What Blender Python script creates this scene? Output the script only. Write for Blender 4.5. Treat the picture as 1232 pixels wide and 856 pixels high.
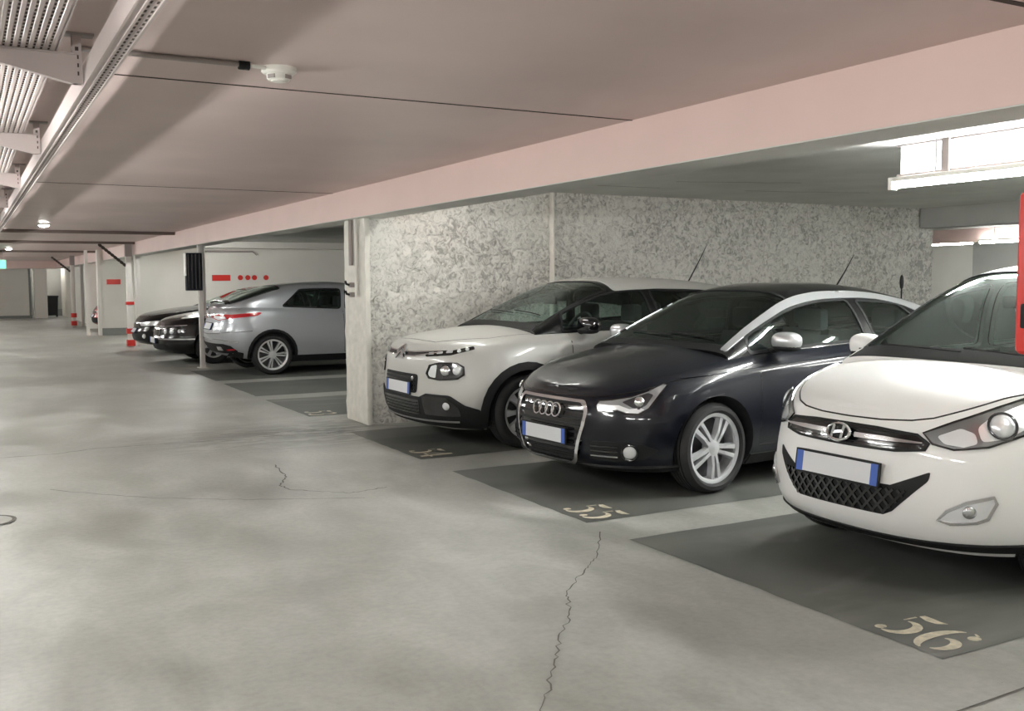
import bpy, bmesh, math, random
from mathutils import Vector, Matrix, noise
from mathutils.geometry import delaunay_2d_cdt
PI = math.pi
random.seed(7)
for o in list(bpy.data.objects): bpy.data.objects.remove(o)
SC = bpy.context.scene
COL = SC.collection

# ------------------------------------------------------------------ camera
FPX, EYE = 1200.0, 1.45
def cam_matrix():
    r = math.radians(0.3)
    v = Vector((-45-616, 428-342, -FPX)).normalized()          # the aisle direction seen from the camera
    n = Vector((math.cos(r), math.sin(r), 0)).cross(v).normalized()
    if n.y < 0: n = -n
    x = v.cross(n)
    return Matrix((x, v, n)).to_4x4()
cd = bpy.data.cameras.new('camera'); cam = bpy.data.objects.new('camera', cd); COL.objects.link(cam)
cam.matrix_world = Matrix.Translation((0, 0, EYE)) @ cam_matrix()
cd.sensor_width = 36; cd.lens = 36*FPX/1232; cd.clip_start = .05; cd.clip_end = 200
SC.camera = cam
# ------------------------------------------------------------------ world, exposure
wd = bpy.data.worlds.new('world'); SC.world = wd; wd.use_nodes = True
wd.node_tree.nodes['Background'].inputs[0].default_value = (.9, .92, 1, 1)
wd.node_tree.nodes['Background'].inputs[1].default_value = .25
vs = SC.view_settings; vs.view_transform = 'Standard'; vs.look = 'None'; vs.gamma = 1; vs.exposure = 1.4
vs.use_curve_mapping = False
SC.cycles.use_denoising = True
SC.cycles.max_bounces = 10; SC.cycles.diffuse_bounces = 5; SC.cycles.transparent_max_bounces = 16
SC.cycles.caustics_reflective = False; SC.cycles.caustics_refractive = False
SC.cycles.sample_clamp_indirect = 6
TUBE_POWER = 80.0

# ------------------------------------------------------------------ materials
MATS = {}
def principled(name):
    m = bpy.data.materials.new(name); m.use_nodes = True; MATS[name] = m
    return m, m.node_tree.nodes, m.node_tree.links, m.node_tree.nodes['Principled BSDF']
def mat(name, col, rough=.5, metal=0, coat=0, noise_amt=0, noise_scale=6, bump=0, bump_scale=40, spec=.5):
    m, N, Lk, b = principled(name)
    c = (*col, 1)
    b.inputs['Base Color'].default_value = c; b.inputs['Roughness'].default_value = rough
    b.inputs['Metallic'].default_value = metal; b.inputs['Coat Weight'].default_value = coat
    b.inputs['Coat Roughness'].default_value = .04; b.inputs['Specular IOR Level'].default_value = spec
    tc = N.new('ShaderNodeTexCoord')
    if noise_amt:
        nz = N.new('ShaderNodeTexNoise'); nz.inputs['Scale'].default_value = noise_scale; nz.inputs['Detail'].default_value = 8
        Lk.new(tc.outputs['Object'], nz.inputs['Vector'])
        r = N.new('ShaderNodeMapRange'); r.inputs['From Min'].default_value = .3; r.inputs['From Max'].default_value = .7
        r.inputs['To Min'].default_value = 1-noise_amt; r.inputs['To Max'].default_value = 1+noise_amt
        Lk.new(nz.outputs['Fac'], r.inputs['Value'])
        mx = N.new('ShaderNodeVectorMath'); mx.operation = 'SCALE'; mx.inputs[0].default_value = col
        Lk.new(r.outputs['Result'], mx.inputs['Scale']); Lk.new(mx.outputs['Vector'], b.inputs['Base Color'])
    if bump:
        nb = N.new('ShaderNodeTexNoise'); nb.inputs['Scale'].default_value = bump_scale; nb.inputs['Detail'].default_value = 6
        Lk.new(tc.outputs['Object'], nb.inputs['Vector'])
        bp = N.new('ShaderNodeBump'); bp.inputs['Strength'].default_value = bump; bp.inputs['Distance'].default_value = .02
        Lk.new(nb.outputs['Fac'], bp.inputs['Height']); Lk.new(bp.outputs['Normal'], b.inputs['Normal'])
    return m
def emit(name, col, s):
    m, N, Lk, b = principled(name)
    b.inputs['Base Color'].default_value = (.8, .8, .8, 1)
    b.inputs['Emission Color'].default_value = (*col, 1); b.inputs['Emission Strength'].default_value = s
    return m
def glass(name, tint, rough=.02, f0=.12):
    m = bpy.data.materials.new(name); m.use_nodes = True; MATS[name] = m
    N, Lk = m.node_tree.nodes, m.node_tree.links
    N.remove(N['Principled BSDF'])
    t = N.new('ShaderNodeBsdfTransparent'); t.inputs[0].default_value = (*tint, 1)
    g = N.new('ShaderNodeBsdfGlossy'); g.inputs['Roughness'].default_value = rough; g.inputs[0].default_value = (.9, 1, .96, 1)
    fr = N.new('ShaderNodeFresnel'); fr.inputs['IOR'].default_value = 1.52
    ad = N.new('ShaderNodeMath'); ad.operation = 'ADD'; ad.inputs[1].default_value = f0-.04; ad.use_clamp = True
    Lk.new(fr.outputs[0], ad.inputs[0])
    mx = N.new('ShaderNodeMixShader'); Lk.new(ad.outputs[0], mx.inputs[0]); Lk.new(t.outputs[0], mx.inputs[1]); Lk.new(g.outputs[0], mx.inputs[2])
    Lk.new(mx.outputs[0], N['Material Output'].inputs[0])
    return m

def floor_material():
    m, N, Lk, b = principled('concrete_floor')
    tc = N.new('ShaderNodeTexCoord')
    def nz(scale, detail=6, stretch=(1, 1, 1), dist=0):
        mp = N.new('ShaderNodeMapping'); mp.inputs['Scale'].default_value = stretch
        Lk.new(tc.outputs['Object'], mp.inputs[0])
        n = N.new('ShaderNodeTexNoise'); n.inputs['Scale'].default_value = scale; n.inputs['Detail'].default_value = detail
        n.inputs['Roughness'].default_value = .62; n.inputs['Distortion'].default_value = dist
        Lk.new(mp.outputs[0], n.inputs['Vector']); return n
    big = nz(.55, 5, (1, 1, 1), .4); mid = nz(2.2, 8, (1, .55, 1), .8); fine = nz(28, 6)
    cr = N.new('ShaderNodeValToRGB'); e = cr.color_ramp.elements
    e[0].position = .33; e[0].color = (.325, .328, .30, 1); e[1].position = .68; e[1].color = (.455, .462, .435, 1)
    Lk.new(big.outputs['Fac'], cr.inputs[0])
    cr2 = N.new('ShaderNodeValToRGB'); e = cr2.color_ramp.elements
    e[0].position = .34; e[0].color = (.66, .66, .64, 1); e[1].position = .66; e[1].color = (1.10, 1.10, 1.11, 1)
    Lk.new(mid.outputs['Fac'], cr2.inputs[0])
    cr3 = N.new('ShaderNodeValToRGB'); e = cr3.color_ramp.elements
    e[0].position = .3; e[0].color = (.86, .86, .86, 1); e[1].position = .6; e[1].color = (1.03, 1.03, 1.03, 1)
    Lk.new(fine.outputs['Fac'], cr3.inputs[0])
    mA = N.new('ShaderNodeMix'); mA.data_type = 'RGBA'; mA.blend_type = 'MULTIPLY'; mA.inputs[0].default_value = .8
    mB = N.new('ShaderNodeMix'); mB.data_type = 'RGBA'; mB.blend_type = 'MULTIPLY'; mB.inputs[0].default_value = .8
    Lk.new(cr.outputs[0], mA.inputs[6]); Lk.new(cr2.outputs[0], mA.inputs[7])
    Lk.new(mA.outputs[2], mB.inputs[6]); Lk.new(cr3.outputs[0], mB.inputs[7])
    # oily dirt trodden in round the column foot
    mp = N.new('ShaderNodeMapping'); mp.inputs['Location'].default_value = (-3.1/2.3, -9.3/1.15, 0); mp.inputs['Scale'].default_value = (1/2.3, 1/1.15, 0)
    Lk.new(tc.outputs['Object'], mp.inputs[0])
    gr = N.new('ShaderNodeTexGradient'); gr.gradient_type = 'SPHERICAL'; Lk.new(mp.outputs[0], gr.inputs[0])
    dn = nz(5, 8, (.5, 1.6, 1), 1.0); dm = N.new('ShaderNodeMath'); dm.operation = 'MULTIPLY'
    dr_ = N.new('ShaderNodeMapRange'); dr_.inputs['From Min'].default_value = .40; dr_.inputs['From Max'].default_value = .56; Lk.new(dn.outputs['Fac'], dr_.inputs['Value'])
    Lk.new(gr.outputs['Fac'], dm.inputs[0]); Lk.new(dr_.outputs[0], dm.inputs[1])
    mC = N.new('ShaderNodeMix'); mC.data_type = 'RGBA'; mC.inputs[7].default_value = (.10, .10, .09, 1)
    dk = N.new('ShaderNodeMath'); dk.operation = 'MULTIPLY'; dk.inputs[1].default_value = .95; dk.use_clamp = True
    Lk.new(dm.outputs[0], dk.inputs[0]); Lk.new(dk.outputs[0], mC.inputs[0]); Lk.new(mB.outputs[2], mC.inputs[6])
    sp = nz(34, 3); sr = N.new('ShaderNodeMapRange'); sr.inputs['From Min'].default_value = .70; sr.inputs['From Max'].default_value = .76; sr.inputs['To Max'].default_value = .6
    Lk.new(sp.outputs['Fac'], sr.inputs['Value'])
    mD = N.new('ShaderNodeMix'); mD.data_type = 'RGBA'; mD.inputs[7].default_value = (.12, .115, .10, 1)
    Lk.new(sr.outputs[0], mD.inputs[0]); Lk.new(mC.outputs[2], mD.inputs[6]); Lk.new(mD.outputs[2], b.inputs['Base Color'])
    rr = N.new('ShaderNodeMapRange'); rr.inputs['To Min'].default_value = .3; rr.inputs['To Max'].default_value = .52
    rr.inputs['From Min'].default_value = .3; rr.inputs['From Max'].default_value = .7
    Lk.new(mid.outputs['Fac'], rr.inputs['Value']); Lk.new(rr.outputs[0], b.inputs['Roughness'])
    bp = N.new('ShaderNodeBump'); bp.inputs['Strength'].default_value = .12; bp.inputs['Distance'].default_value = .01
    Lk.new(fine.outputs['Fac'], bp.inputs['Height']); Lk.new(bp.outputs[0], b.inputs['Normal'])
    b.inputs['Specular IOR Level'].default_value = .45
    return m
def bay_material():
    m, N, Lk, b = principled('bay_paint')
    tc = N.new('ShaderNodeTexCoord')
    def nz(scale, detail, dist=0, st=(1, 1, 1)):
        mp = N.new('ShaderNodeMapping'); mp.inputs['Scale'].default_value = st; Lk.new(tc.outputs['Object'], mp.inputs[0])
        n = N.new('ShaderNodeTexNoise'); n.inputs['Scale'].default_value = scale; n.inputs['Detail'].default_value = detail
        n.inputs['Distortion'].default_value = dist; Lk.new(mp.outputs[0], n.inputs['Vector']); return n
    def ramp(n, p0, c0, p1, c1):
        r = N.new('ShaderNodeValToRGB'); e = r.color_ramp.elements
        e[0].position = p0; e[0].color = (*c0, 1); e[1].position = p1; e[1].color = (*c1, 1); Lk.new(n.outputs['Fac'], r.inputs[0]); return r
    base = ramp(nz(1.4, 6, .5, (.7, 1, 1)), .32, (.078, .083, .077), .70, (.135, .138, .125))
    wear = ramp(nz(.9, 9, 1.2, (.45, 1.3, 1)), .56, (0, 0, 0), .74, (.55, .55, .55))
    mx = N.new('ShaderNodeMix'); mx.data_type = 'RGBA'; mx.inputs[7].default_value = (.30, .30, .275, 1)
    Lk.new(wear.outputs[0], mx.inputs[0]); Lk.new(base.outputs[0], mx.inputs[6]); Lk.new(mx.outputs[2], b.inputs['Base Color'])
    b.inputs['Roughness'].default_value = .48
    return m
def rough_wall_material():
    m, N, Lk, b = principled('rough_render')
    tc = N.new('ShaderNodeTexCoord')
    n1 = N.new('ShaderNodeTexNoise'); n1.inputs['Scale'].default_value = 15; n1.inputs['Distortion'].default_value = 1.4; n1.inputs['Detail'].default_value = 7; n1.inputs['Roughness'].default_value = .65
    n2 = N.new('ShaderNodeTexNoise'); n2.inputs['Scale'].default_value = 1.1; n2.inputs['Detail'].default_value = 4
    for n in (n1, n2): Lk.new(tc.outputs['Object'], n.inputs['Vector'])
    add = N.new('ShaderNodeMath'); add.operation = 'MULTIPLY_ADD'; add.inputs[1].default_value = .35
    Lk.new(n2.outputs['Fac'], add.inputs[0]); Lk.new(n1.outputs['Fac'], add.inputs[2])
    cr = N.new('ShaderNodeValToRGB'); e = cr.color_ramp.elements
    e[0].position = .53; e[0].color = (.33, .32, .295, 1); e[1].position = .74; e[1].color = (.72, .705, .66, 1)
    e2 = cr.color_ramp.elements.new(.62); e2.color = (.54, .525, .49, 1)
    Lk.new(add.outputs[0], cr.inputs[0]); Lk.new(cr.outputs[0], b.inputs['Base Color'])
    b.inputs['Roughness'].default_value = .85
    bp = N.new('ShaderNodeBump'); bp.inputs['Strength'].default_value = .8; bp.inputs['Distance'].default_value = .03
    Lk.new(n1.outputs['Fac'], bp.inputs['Height']); Lk.new(bp.outputs[0], b.inputs['Normal'])
    return m
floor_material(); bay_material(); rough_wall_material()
mat('ceiling_paint', (.57, .455, .43), .42, noise_amt=.07, noise_scale=1.2)
mat('beam_pink', (.67, .50, .46), .45, noise_amt=.04, noise_scale=1.5)
mat('bay_ceiling', (.58, .58, .55), .6, noise_amt=.12, noise_scale=1.5)
mat('wall_white', (.74, .72, .67), .6, noise_amt=.05, noise_scale=1.0)
mat('wall_grey', (.36, .36, .34), .7, noise_amt=.1, noise_scale=1.0)
mat('base_grey', (.22, .23, .22), .6)
mat('column_white', (.70, .68, .62), .6, noise_amt=.09, noise_scale=9, bump=.3, bump_scale=14)
mat('post_white', (.74, .71, .67), .4)
mat('tray_metal', (.44, .375, .36), .45, .15)
mat('slot_dark', (.05, .035, .03), .8)
mat('red_paint', (.62, .035, .028), .4)
mat('pvc_grey', (.33, .29, .28), .5)
mat('pvc_white', (.75, .73, .68), .4)
mat('black_plastic', (.010, .010, .011), .6, spec=.3)
mat('dark_navy_panel', (.006, .007, .014), .6, spec=.25)
mat('crack_dark', (.13, .125, .11), .9)
mat('stencil_paint', (.60, .55, .43), .6, noise_amt=.2, noise_scale=30)
mat('metal_grey', (.4, .4, .4), .4, .7)
mat('bin_plastic', (.02, .022, .026), .5)
emit('tube_glow', (.985, 1, .965), TUBE_POWER)
emit('tube_soft', (.985, 1, .965), TUBE_POWER*.32)
emit('tube_bright', (.985, 1, .965), TUBE_POWER*1.6)
mat('lamp_grey', (.22, .225, .23), .25, .5, .8)
mat('lamp_mid', (.42, .43, .45), .2, .6, .8)
mat('shade_brown', (.16, .12, .105), .6)
emit('bulb_glow', (1, .97, .9), 25)
emit('day_pane', (.97, .99, 1), 7)
emit('exit_green', (.02, .75, .42), .6)
# car materials
mat('paint_navy', (.0035, .0045, .0095), .3, .0, .55, spec=.2)
mat('paint_white', (.82, .82, .81), .4, 0, .35)
mat('paint_pearl', (.53, .525, .50), .38, .05, .4)
mat('paint_silver', (.43, .45, .48), .32, .55, .8)
mat('paint_black', (.005, .005, .006), .25, 0, .6, spec=.2)
mat('paint_red', (.35, .02, .02), .3, 0, 1)
mat('paint_grey', (.12, .125, .14), .25, .3, 1)
mat('trim_silver', (.60, .61, .63), .28, .6, .5)
mat('plastic', (.011, .012, .0125), .6, spec=.25)
mat('gloss_black', (.006, .006, .007), .12, 0, .5)
mat('rubber', (.016, .016, .017), .75)
mat('chrome', (.82, .83, .85), .12, 1)
mat('satin_chrome', (.62, .63, .65), .22, 1)
mat('alloy', (.70, .71, .73), .3, .5)
mat('disc_metal', (.12, .12, .125), .45, .8)
mat('interior', (.018, .018, .02), .75)
mat('seat_fabric', (.03, .031, .034), .9)
mat('plate_white', (.70, .71, .73), .4)
mat('plate_blue', (.05, .12, .45), .4)
mat('lamp_dark', (.05, .05, .055), .15, .4, 1)
mat('lamp_clear', (.80, .82, .84), .22, .35, .8)
mat('lamp_red', (.5, .012, .02), .15, 0, 1)
mat('lamp_orange', (.8, .28, .06), .2, 0, 1)
glass('car_glass', (.74, .88, .84), .02, .06)
glass('lens_glass', (.93, .95, .96), .02, .06)

# ------------------------------------------------------------------ mesh helpers
def mk(name, V, Fc, m, parent=None, smooth=True, angle=35, loc=None):
    me = bpy.data.meshes.new(name); me.from_pydata([tuple(v) for v in V], [], Fc); me.validate(); me.update()
    return link(name, me, m, parent, smooth, angle, loc)
def link(name, me, m, parent=None, smooth=True, angle=35, loc=None):
    if m is not None and len(me.materials) == 0: me.materials.append(MATS[m])
    if smooth and len(me.polygons):
        me.polygons.foreach_set('use_smooth', [True]*len(me.polygons)); me.set_sharp_from_angle(angle=math.radians(angle))
    o = bpy.data.objects.new(name, me); COL.objects.link(o)
    if parent: o.parent = parent
    if loc is not None: o.location = loc
    return o
def bm_obj(name, bm, m, parent=None, smooth=False, angle=35, loc=None):
    me = bpy.data.meshes.new(name); bm.normal_update(); bm.to_mesh(me); bm.free()
    return link(name, me, m, parent, smooth, angle, loc)
def tag(o, label=None, cat=None, group=None, kind=None):
    if label: o['label'] = label
    if cat: o['category'] = cat
    if group: o['group'] = group
    if kind: o['kind'] = kind
    return o
def struct(o, label=None):
    o['kind'] = 'structure'
    if label: o['label'] = label
    return o
def empty(name, loc, rz=0):
    o = bpy.data.objects.new(name, None); o.empty_display_size = .2; COL.objects.link(o)
    o.location = loc; o.rotation_euler = (0, 0, rz); return o
def add_box(bm, x0, x1, y0, y1, z0, z1, bev=0, seg=2):
    r = bmesh.ops.create_cube(bm, size=1)
    for v in r['verts']:
        v.co = Vector(((x0+x1)/2+v.co.x*(x1-x0), (y0+y1)/2+v.co.y*(y1-y0), (z0+z1)/2+v.co.z*(z1-z0)))
    if bev:
        es = list({e for v in r['verts'] for e in v.link_edges})
        bmesh.ops.bevel(bm, geom=es, offset=bev, segments=seg, affect='EDGES', profile=.6)
def box(name, x0, x1, y0, y1, z0, z1, m, parent=None, bev=0, seg=2):
    bm = bmesh.new(); add_box(bm, x0, x1, y0, y1, z0, z1, bev, seg)
    return bm_obj(name, bm, m, parent, bev > 0)
def add_tube(bm, pts, r, n=8, cap=True, radii=None):
    pts = [Vector(p) for p in pts]; rings = []
    up = None
    for i, p in enumerate(pts):
        t = (pts[min(i+1, len(pts)-1)]-pts[max(i-1, 0)]).normalized()
        if up is None:
            up = t.orthogonal().normalized()
        else:
            up = (up - t*up.dot(t)).normalized()
        s = t.cross(up); rr = radii[i] if radii else r
        rings.append([bm.verts.new(p+(up*math.cos(2*PI*k/n)+s*math.sin(2*PI*k/n))*rr) for k in range(n)])
    for a, b in zip(rings, rings[1:]):
        for k in range(n): bm.faces.new((a[k], a[(k+1) % n], b[(k+1) % n], b[k]))
    if cap: bm.faces.new(rings[0][::-1]); bm.faces.new(rings[-1])
def tube(name, pts, r, m, parent=None, n=8, radii=None):
    bm = bmesh.new(); add_tube(bm, pts, r, n, True, radii); bmesh.ops.recalc_face_normals(bm, faces=bm.faces)
    return bm_obj(name, bm, m, parent, True, 50)
def lathe_y(prof, n=40):
    """profile of (y, r) turned about the y axis"""
    V, Fc = [], []
    for y, r in prof:
        for k in range(n):
            a = 2*PI*k/n; V.append((r*math.cos(a), y, r*math.sin(a)))
    for j in range(len(prof)-1):
        for k in range(n):
            Fc.append((j*n+k, j*n+(k+1) % n, (j+1)*n+(k+1) % n, (j+1)*n+k))
    return V, Fc
def ellipsoid(name, c, r, m, parent=None, nu=16, nv=10, p=1.0):
    V, Fc = [], []
    sg = lambda a: math.copysign(abs(a)**p, a)
    for j in range(nv+1):
        t = -PI/2+PI*j/nv
        for i in range(nu):
            f = 2*PI*i/nu
            V.append((c[0]+r[0]*sg(math.cos(t))*sg(math.cos(f)), c[1]+r[1]*sg(math.cos(t))*sg(math.sin(f)), c[2]+r[2]*sg(math.sin(t))))
    for j in range(nv):
        for i in range(nu): Fc.append((j*nu+i, j*nu+(i+1) % nu, (j+1)*nu+(i+1) % nu, (j+1)*nu+i))
    return mk(name, V, Fc, m, parent, True, 60)
def prism(name, poly, axis, a, b, m, parent=None):
    """polygon in the two other axes, extruded along axis from a to b"""
    bm = bmesh.new()
    def P(u, v, w): return {'x': (w, u, v), 'y': (u, w, v), 'z': (u, v, w)}[axis]
    A = [bm.verts.new(P(u, v, a)) for u, v in poly]; B = [bm.verts.new(P(u, v, b)) for u, v in poly]
    bm.faces.new(A); bm.faces.new(B[::-1])
    for i in range(len(poly)):
        j = (i+1) % len(poly); bm.faces.new((A[i], B[i], B[j], A[j]))
    bmesh.ops.recalc_face_normals(bm, faces=bm.faces)
    return bm_obj(name, bm, m, parent)
def copy_tree(o, parent=None):
    c = o.copy(); COL.objects.link(c); c.parent = parent
    for ch in list(o.children): copy_tree(ch, c)
    return c
def curve(pts):
    """monotone cubic through (x, y)"""
    xs = [p[0] for p in pts]; ys = [p[1] for p in pts]; n = len(xs)
    d = [(ys[i+1]-ys[i])/(xs[i+1]-xs[i]) for i in range(n-1)]
    ms = [d[0]]+[0 if d[i-1]*d[i] <= 0 else 2*d[i-1]*d[i]/(d[i-1]+d[i]) for i in range(1, n-1)]+[d[-1]]
    def f(x):
        if x <= xs[0]: return ys[0]
        if x >= xs[-1]: return ys[-1]
        i = 0
        while x > xs[i+1]: i += 1
        h = xs[i+1]-xs[i]; t = (x-xs[i])/h
        return ys[i]*(1+2*t)*(1-t)**2+h*ms[i]*t*(1-t)**2+ys[i+1]*t*t*(3-2*t)+h*ms[i+1]*t*t*(t-1)
    return f

# ================================================================== the garage
CZ, BEAMZ, BX = 2.375, 2.09, 3.43        # aisle ceiling, underside of the pink beam, its face
BCZ = 2.42                               # ceiling above the bays
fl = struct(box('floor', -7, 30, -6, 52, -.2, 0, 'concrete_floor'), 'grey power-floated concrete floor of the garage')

# painted bays, numbers, cracks: children of the floor
def floor_poly(name, pts, z, m):
    V = [(x, y, z) for x, y in pts]; n = len(V)
    V += [(x, y, -.002) for x, y in pts]
    Fc = [tuple(range(n))]+[(i, i+n, (i+1) % n+n, (i+1) % n) for i in range(n)]
    o = mk(name, V, Fc, m, fl, False)
    return o
def wob(p, q, n, a):
    return [(p[0]+(q[0]-p[0])*i/n+random.uniform(-a, a), p[1]+(q[1]-p[1])*i/n+random.uniform(-a, a)) for i in range(n)]
def bay(y0, y1, x0=3.22, x1=8.2, a=.006):
    c = [(x0, y0), (x1, y0), (x1, y1), (x0, y1)]
    pts = []
    for i in range(4): pts += wob(c[i], c[(i+1) % 4], 14, a)
    bm = bmesh.new(); vs_ = [bm.verts.new((x, y, .0025)) for x, y in pts]; f = bm.faces.new(vs_)
    if f.normal.z < 0: bmesh.ops.reverse_faces(bm, faces=[f])
    bmesh.ops.triangulate(bm, faces=bm.faces[:])
    return bm_obj('bay_paint', bm, 'bay_paint', fl)
for y0, y1 in ((2.466, 4.508), (4.945, 6.832), (7.417, 9.15), (10.42, 12.2), (12.65, 14.5), (14.95, 16.9)): bay(y0, y1)
def stroke(bm, pts, ws, M):
    L_, R_ = [], []
    for i, p in enumerate(pts):
        a = Vector(pts[max(i-1, 0)]); b = Vector(pts[min(i+1, len(pts)-1)]); t = (b-a).normalized(); n = Vector((-t.y, t.x))
        L_.append(Vector(p)+n*ws[i]/2); R_.append(Vector(p)-n*ws[i]/2)
    A = [bm.verts.new(M(*v)) for v in L_]; B = [bm.verts.new(M(*v)) for v in R_]
    for i in range(len(pts)-1): bm.faces.new((A[i], A[i+1], B[i+1], B[i]))
def arc(cx, cy, rx, ry, a0, a1, n=12):
    return [(cx+rx*math.cos(math.radians(a0+(a1-a0)*i/n)), cy+ry*math.sin(math.radians(a0+(a1-a0)*i/n))) for i in range(n+1)]
def bulge(n, w0, w1, p=1.0): return [w0+(w1-w0)*math.sin(PI*i/n)**p for i in range(n+1)]
def digit(bm, d, M):
    if d == '5':
        stroke(bm, [(.16, .97), (.34, .93), (.5, .93), (.62, 1.0)], [.10, .16, .13, .01], M)
        stroke(bm, [(.15, .86), (.13, .62)], [.05, .04], M)
        stroke(bm, arc(.28, .34, .26, .29, 105, -100), bulge(12, .03, .18), M)
        stroke(bm, arc(.15, .13, .04, .045, 0, 360), [.09]*13, M)
    elif d == '6':
        stroke(bm, arc(.36, .45, .27, .50, 105, 262), bulge(12, .03, .18), M)
        stroke(bm, arc(.38, .27, .20, .25, 118, -75), bulge(12, .03, .17), M)
        stroke(bm, arc(.52, .82, .045, .05, 0, 360), [.10]*13, M)
        stroke(bm, [(.40, .98), (.50, .93)], [.03, .05], M)
    elif d == '4':
        stroke(bm, [(.40, 1.0), (.22, .62), (.03, .32)], [.05, .07, .05], M)
        stroke(bm, [(.03, .28), (.36, .28)], [.06, .06], M); stroke(bm, [(.54, .28), (.66, .28)], [.06, .06], M)
        stroke(bm, [(.45, .97), (.45, .02)], [.16, .16], M)
    elif d == '3':
        stroke(bm, arc(.30, .75, .22, .22, 150, -70), bulge(12, .04, .15), M)
        stroke(bm, arc(.30, .28, .26, .26, 80, -140), bulge(12, .04, .17), M)
def number(txt, x, y, h=.30, w=.265):
    bm = bmesh.new()
    for k, d in enumerate(txt):
        digit(bm, d, lambda u, v, k=k: (x+v*h, y-(u+k*.72)*w, .0045))
    for f in bm.faces:
        f.normal_update()
        if f.normal.z < 0: f.normal_flip()
    return bm_obj('bay_number', bm, 'stencil_paint', fl)
number('56', 3.265, 2.87); number('55', 3.27, 5.35); number('54', 3.27, 7.86); number('53', 3.27, 10.85)
def crack(pts, w=.012, m='crack_dark', n=9, jit=.012):
    P = []
    for p, q in zip(pts, pts[1:]): P += wob(p, q, n, jit)
    P.append(pts[-1]); bm = bmesh.new()
    stroke(bm, P, [w*random.uniform(.5, 1.3) for _ in P], lambda a, b: (a, b, .0035))
    for f in bm.faces:
        f.normal_update()
        if f.normal.z < 0: f.normal_flip()
    return bm_obj('floor_crack', bm, m, fl)
crack([(3.18, 4.74), (2.85, 4.29), (2.64, 4.1), (2.4, 3.85), (2.26, 3.61), (2.03, 3.33), (1.84, 3.06), (1.6, 2.76)], .006)
crack([(2.11, 7.79), (2.07, 7.3), (1.93, 6.96), (1.95, 6.79), (2.27, 6.47), (2.57, 6.53)], .011)
crack([(.1, 9.25), (.62, 9.24), (1.0, 9.37), (1.65, 9.29), (2.3, 9.3), (3.3, 9.2)], .012)
crack([(2.1, 9.62), (2.6, 9.5), (3.4, 9.45)], .014)
crack([(2.7, 2.13), (3.23, 2.14), (4.2, 2.14)], .012, n=3, jit=.004)
crack([(.48, 7.64), (1.05, 7.0), (1.62, 6.61), (2.31, 6.27)], .007)
# round drain cover in the aisle floor
def ring(name, cx, cy, z, r0, r1, m, parent, n=40):
    V = [(cx+r*math.cos(2*PI*k/n), cy+r*math.sin(2*PI*k/n), z) for r in (r0, r1) for k in range(n)]
    Fc = [(k, n+k, n+(k+1) % n, (k+1) % n) for k in range(n)]
    return mk(name, V, Fc, m, parent, False)
dr = tag(empty('drain_cover', (.07, 6.80, 0)), 'small round drain cover set flush in the concrete aisle floor', 'drain cover')
bm = bmesh.new(); bmesh.ops.create_circle(bm, cap_ends=True, radius=.15, segments=40)
bm_obj('lid', bm, 'concrete_floor', dr, loc=(0, 0, .004)); ring('rim', 0, 0, .006, .14, .165, 'crack_dark', dr)

ce = struct(box('ceiling', -7, BX+.02, -6, 52, CZ, 2.75, 'ceiling_paint'), 'mauve grey painted concrete ceiling above the aisle')
for y, w in ((4.79, .012), (2.19, .03), (10.12, .016), (19.05, .05), (23.9, .04), (31, .05)):
    box('ceiling_joint', -3, BX, y-w/2, y+w/2, CZ-.003, CZ+.01, 'slot_dark', ce)
for y in (19.3, 24.2, 31.2, 38):
    box('downstand', -6, BX, y, y+.5, CZ-.025, CZ+.02, 'ceiling_paint', ce)
for y in (19.0, 23.85, 30.9): box('downstand_shade', .53, BX, y-.03, y+.03, CZ-.055, CZ+.005, 'shade_brown', ce, bev=.012)  # dark strips standing in for the shaded front faces of the downstands
ce2 = struct(box('ceiling', BX+.28, 30, -6, 52, BCZ, 2.75, 'bay_ceiling'), 'raw grey concrete ceiling above the parking bays')
for a, b in (((6.2, 7.9), (7.6, 7.4)), ((7.5, 8.4), (9.2, 7.9)), ((5.2, 8.6), (6.6, 8.5))):   # board marks
    pts = wob(a, b, 8, .03); bm = bmesh.new(); stroke(bm, pts, [.02]*len(pts), lambda x, y: (x, y, BCZ-.002)); bm_obj('board_mark', bm, 'slot_dark', ce2)
lb_ = struct(box('ceiling_beam', BX, BX+.30, -6, 46, BEAMZ, 2.7, 'beam_pink'), 'long pale pink concrete beam over the front of the bays')
box('soffit', BX+.004, BX+.305, -6, 46, BEAMZ-.006, BEAMZ+.004, 'bay_ceiling', lb_)
struct(box('ceiling_beam', 11.6, 12.0, -6, 9.42, 2.15, 2.7, 'wall_grey'), 'grey concrete beam beyond the row of cars')
struct(box('ceiling_beam', 17.2, 17.5, -6, 40, 2.17, 2.7, 'beam_pink'), 'pink concrete beam across the neighbouring aisle')

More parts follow.
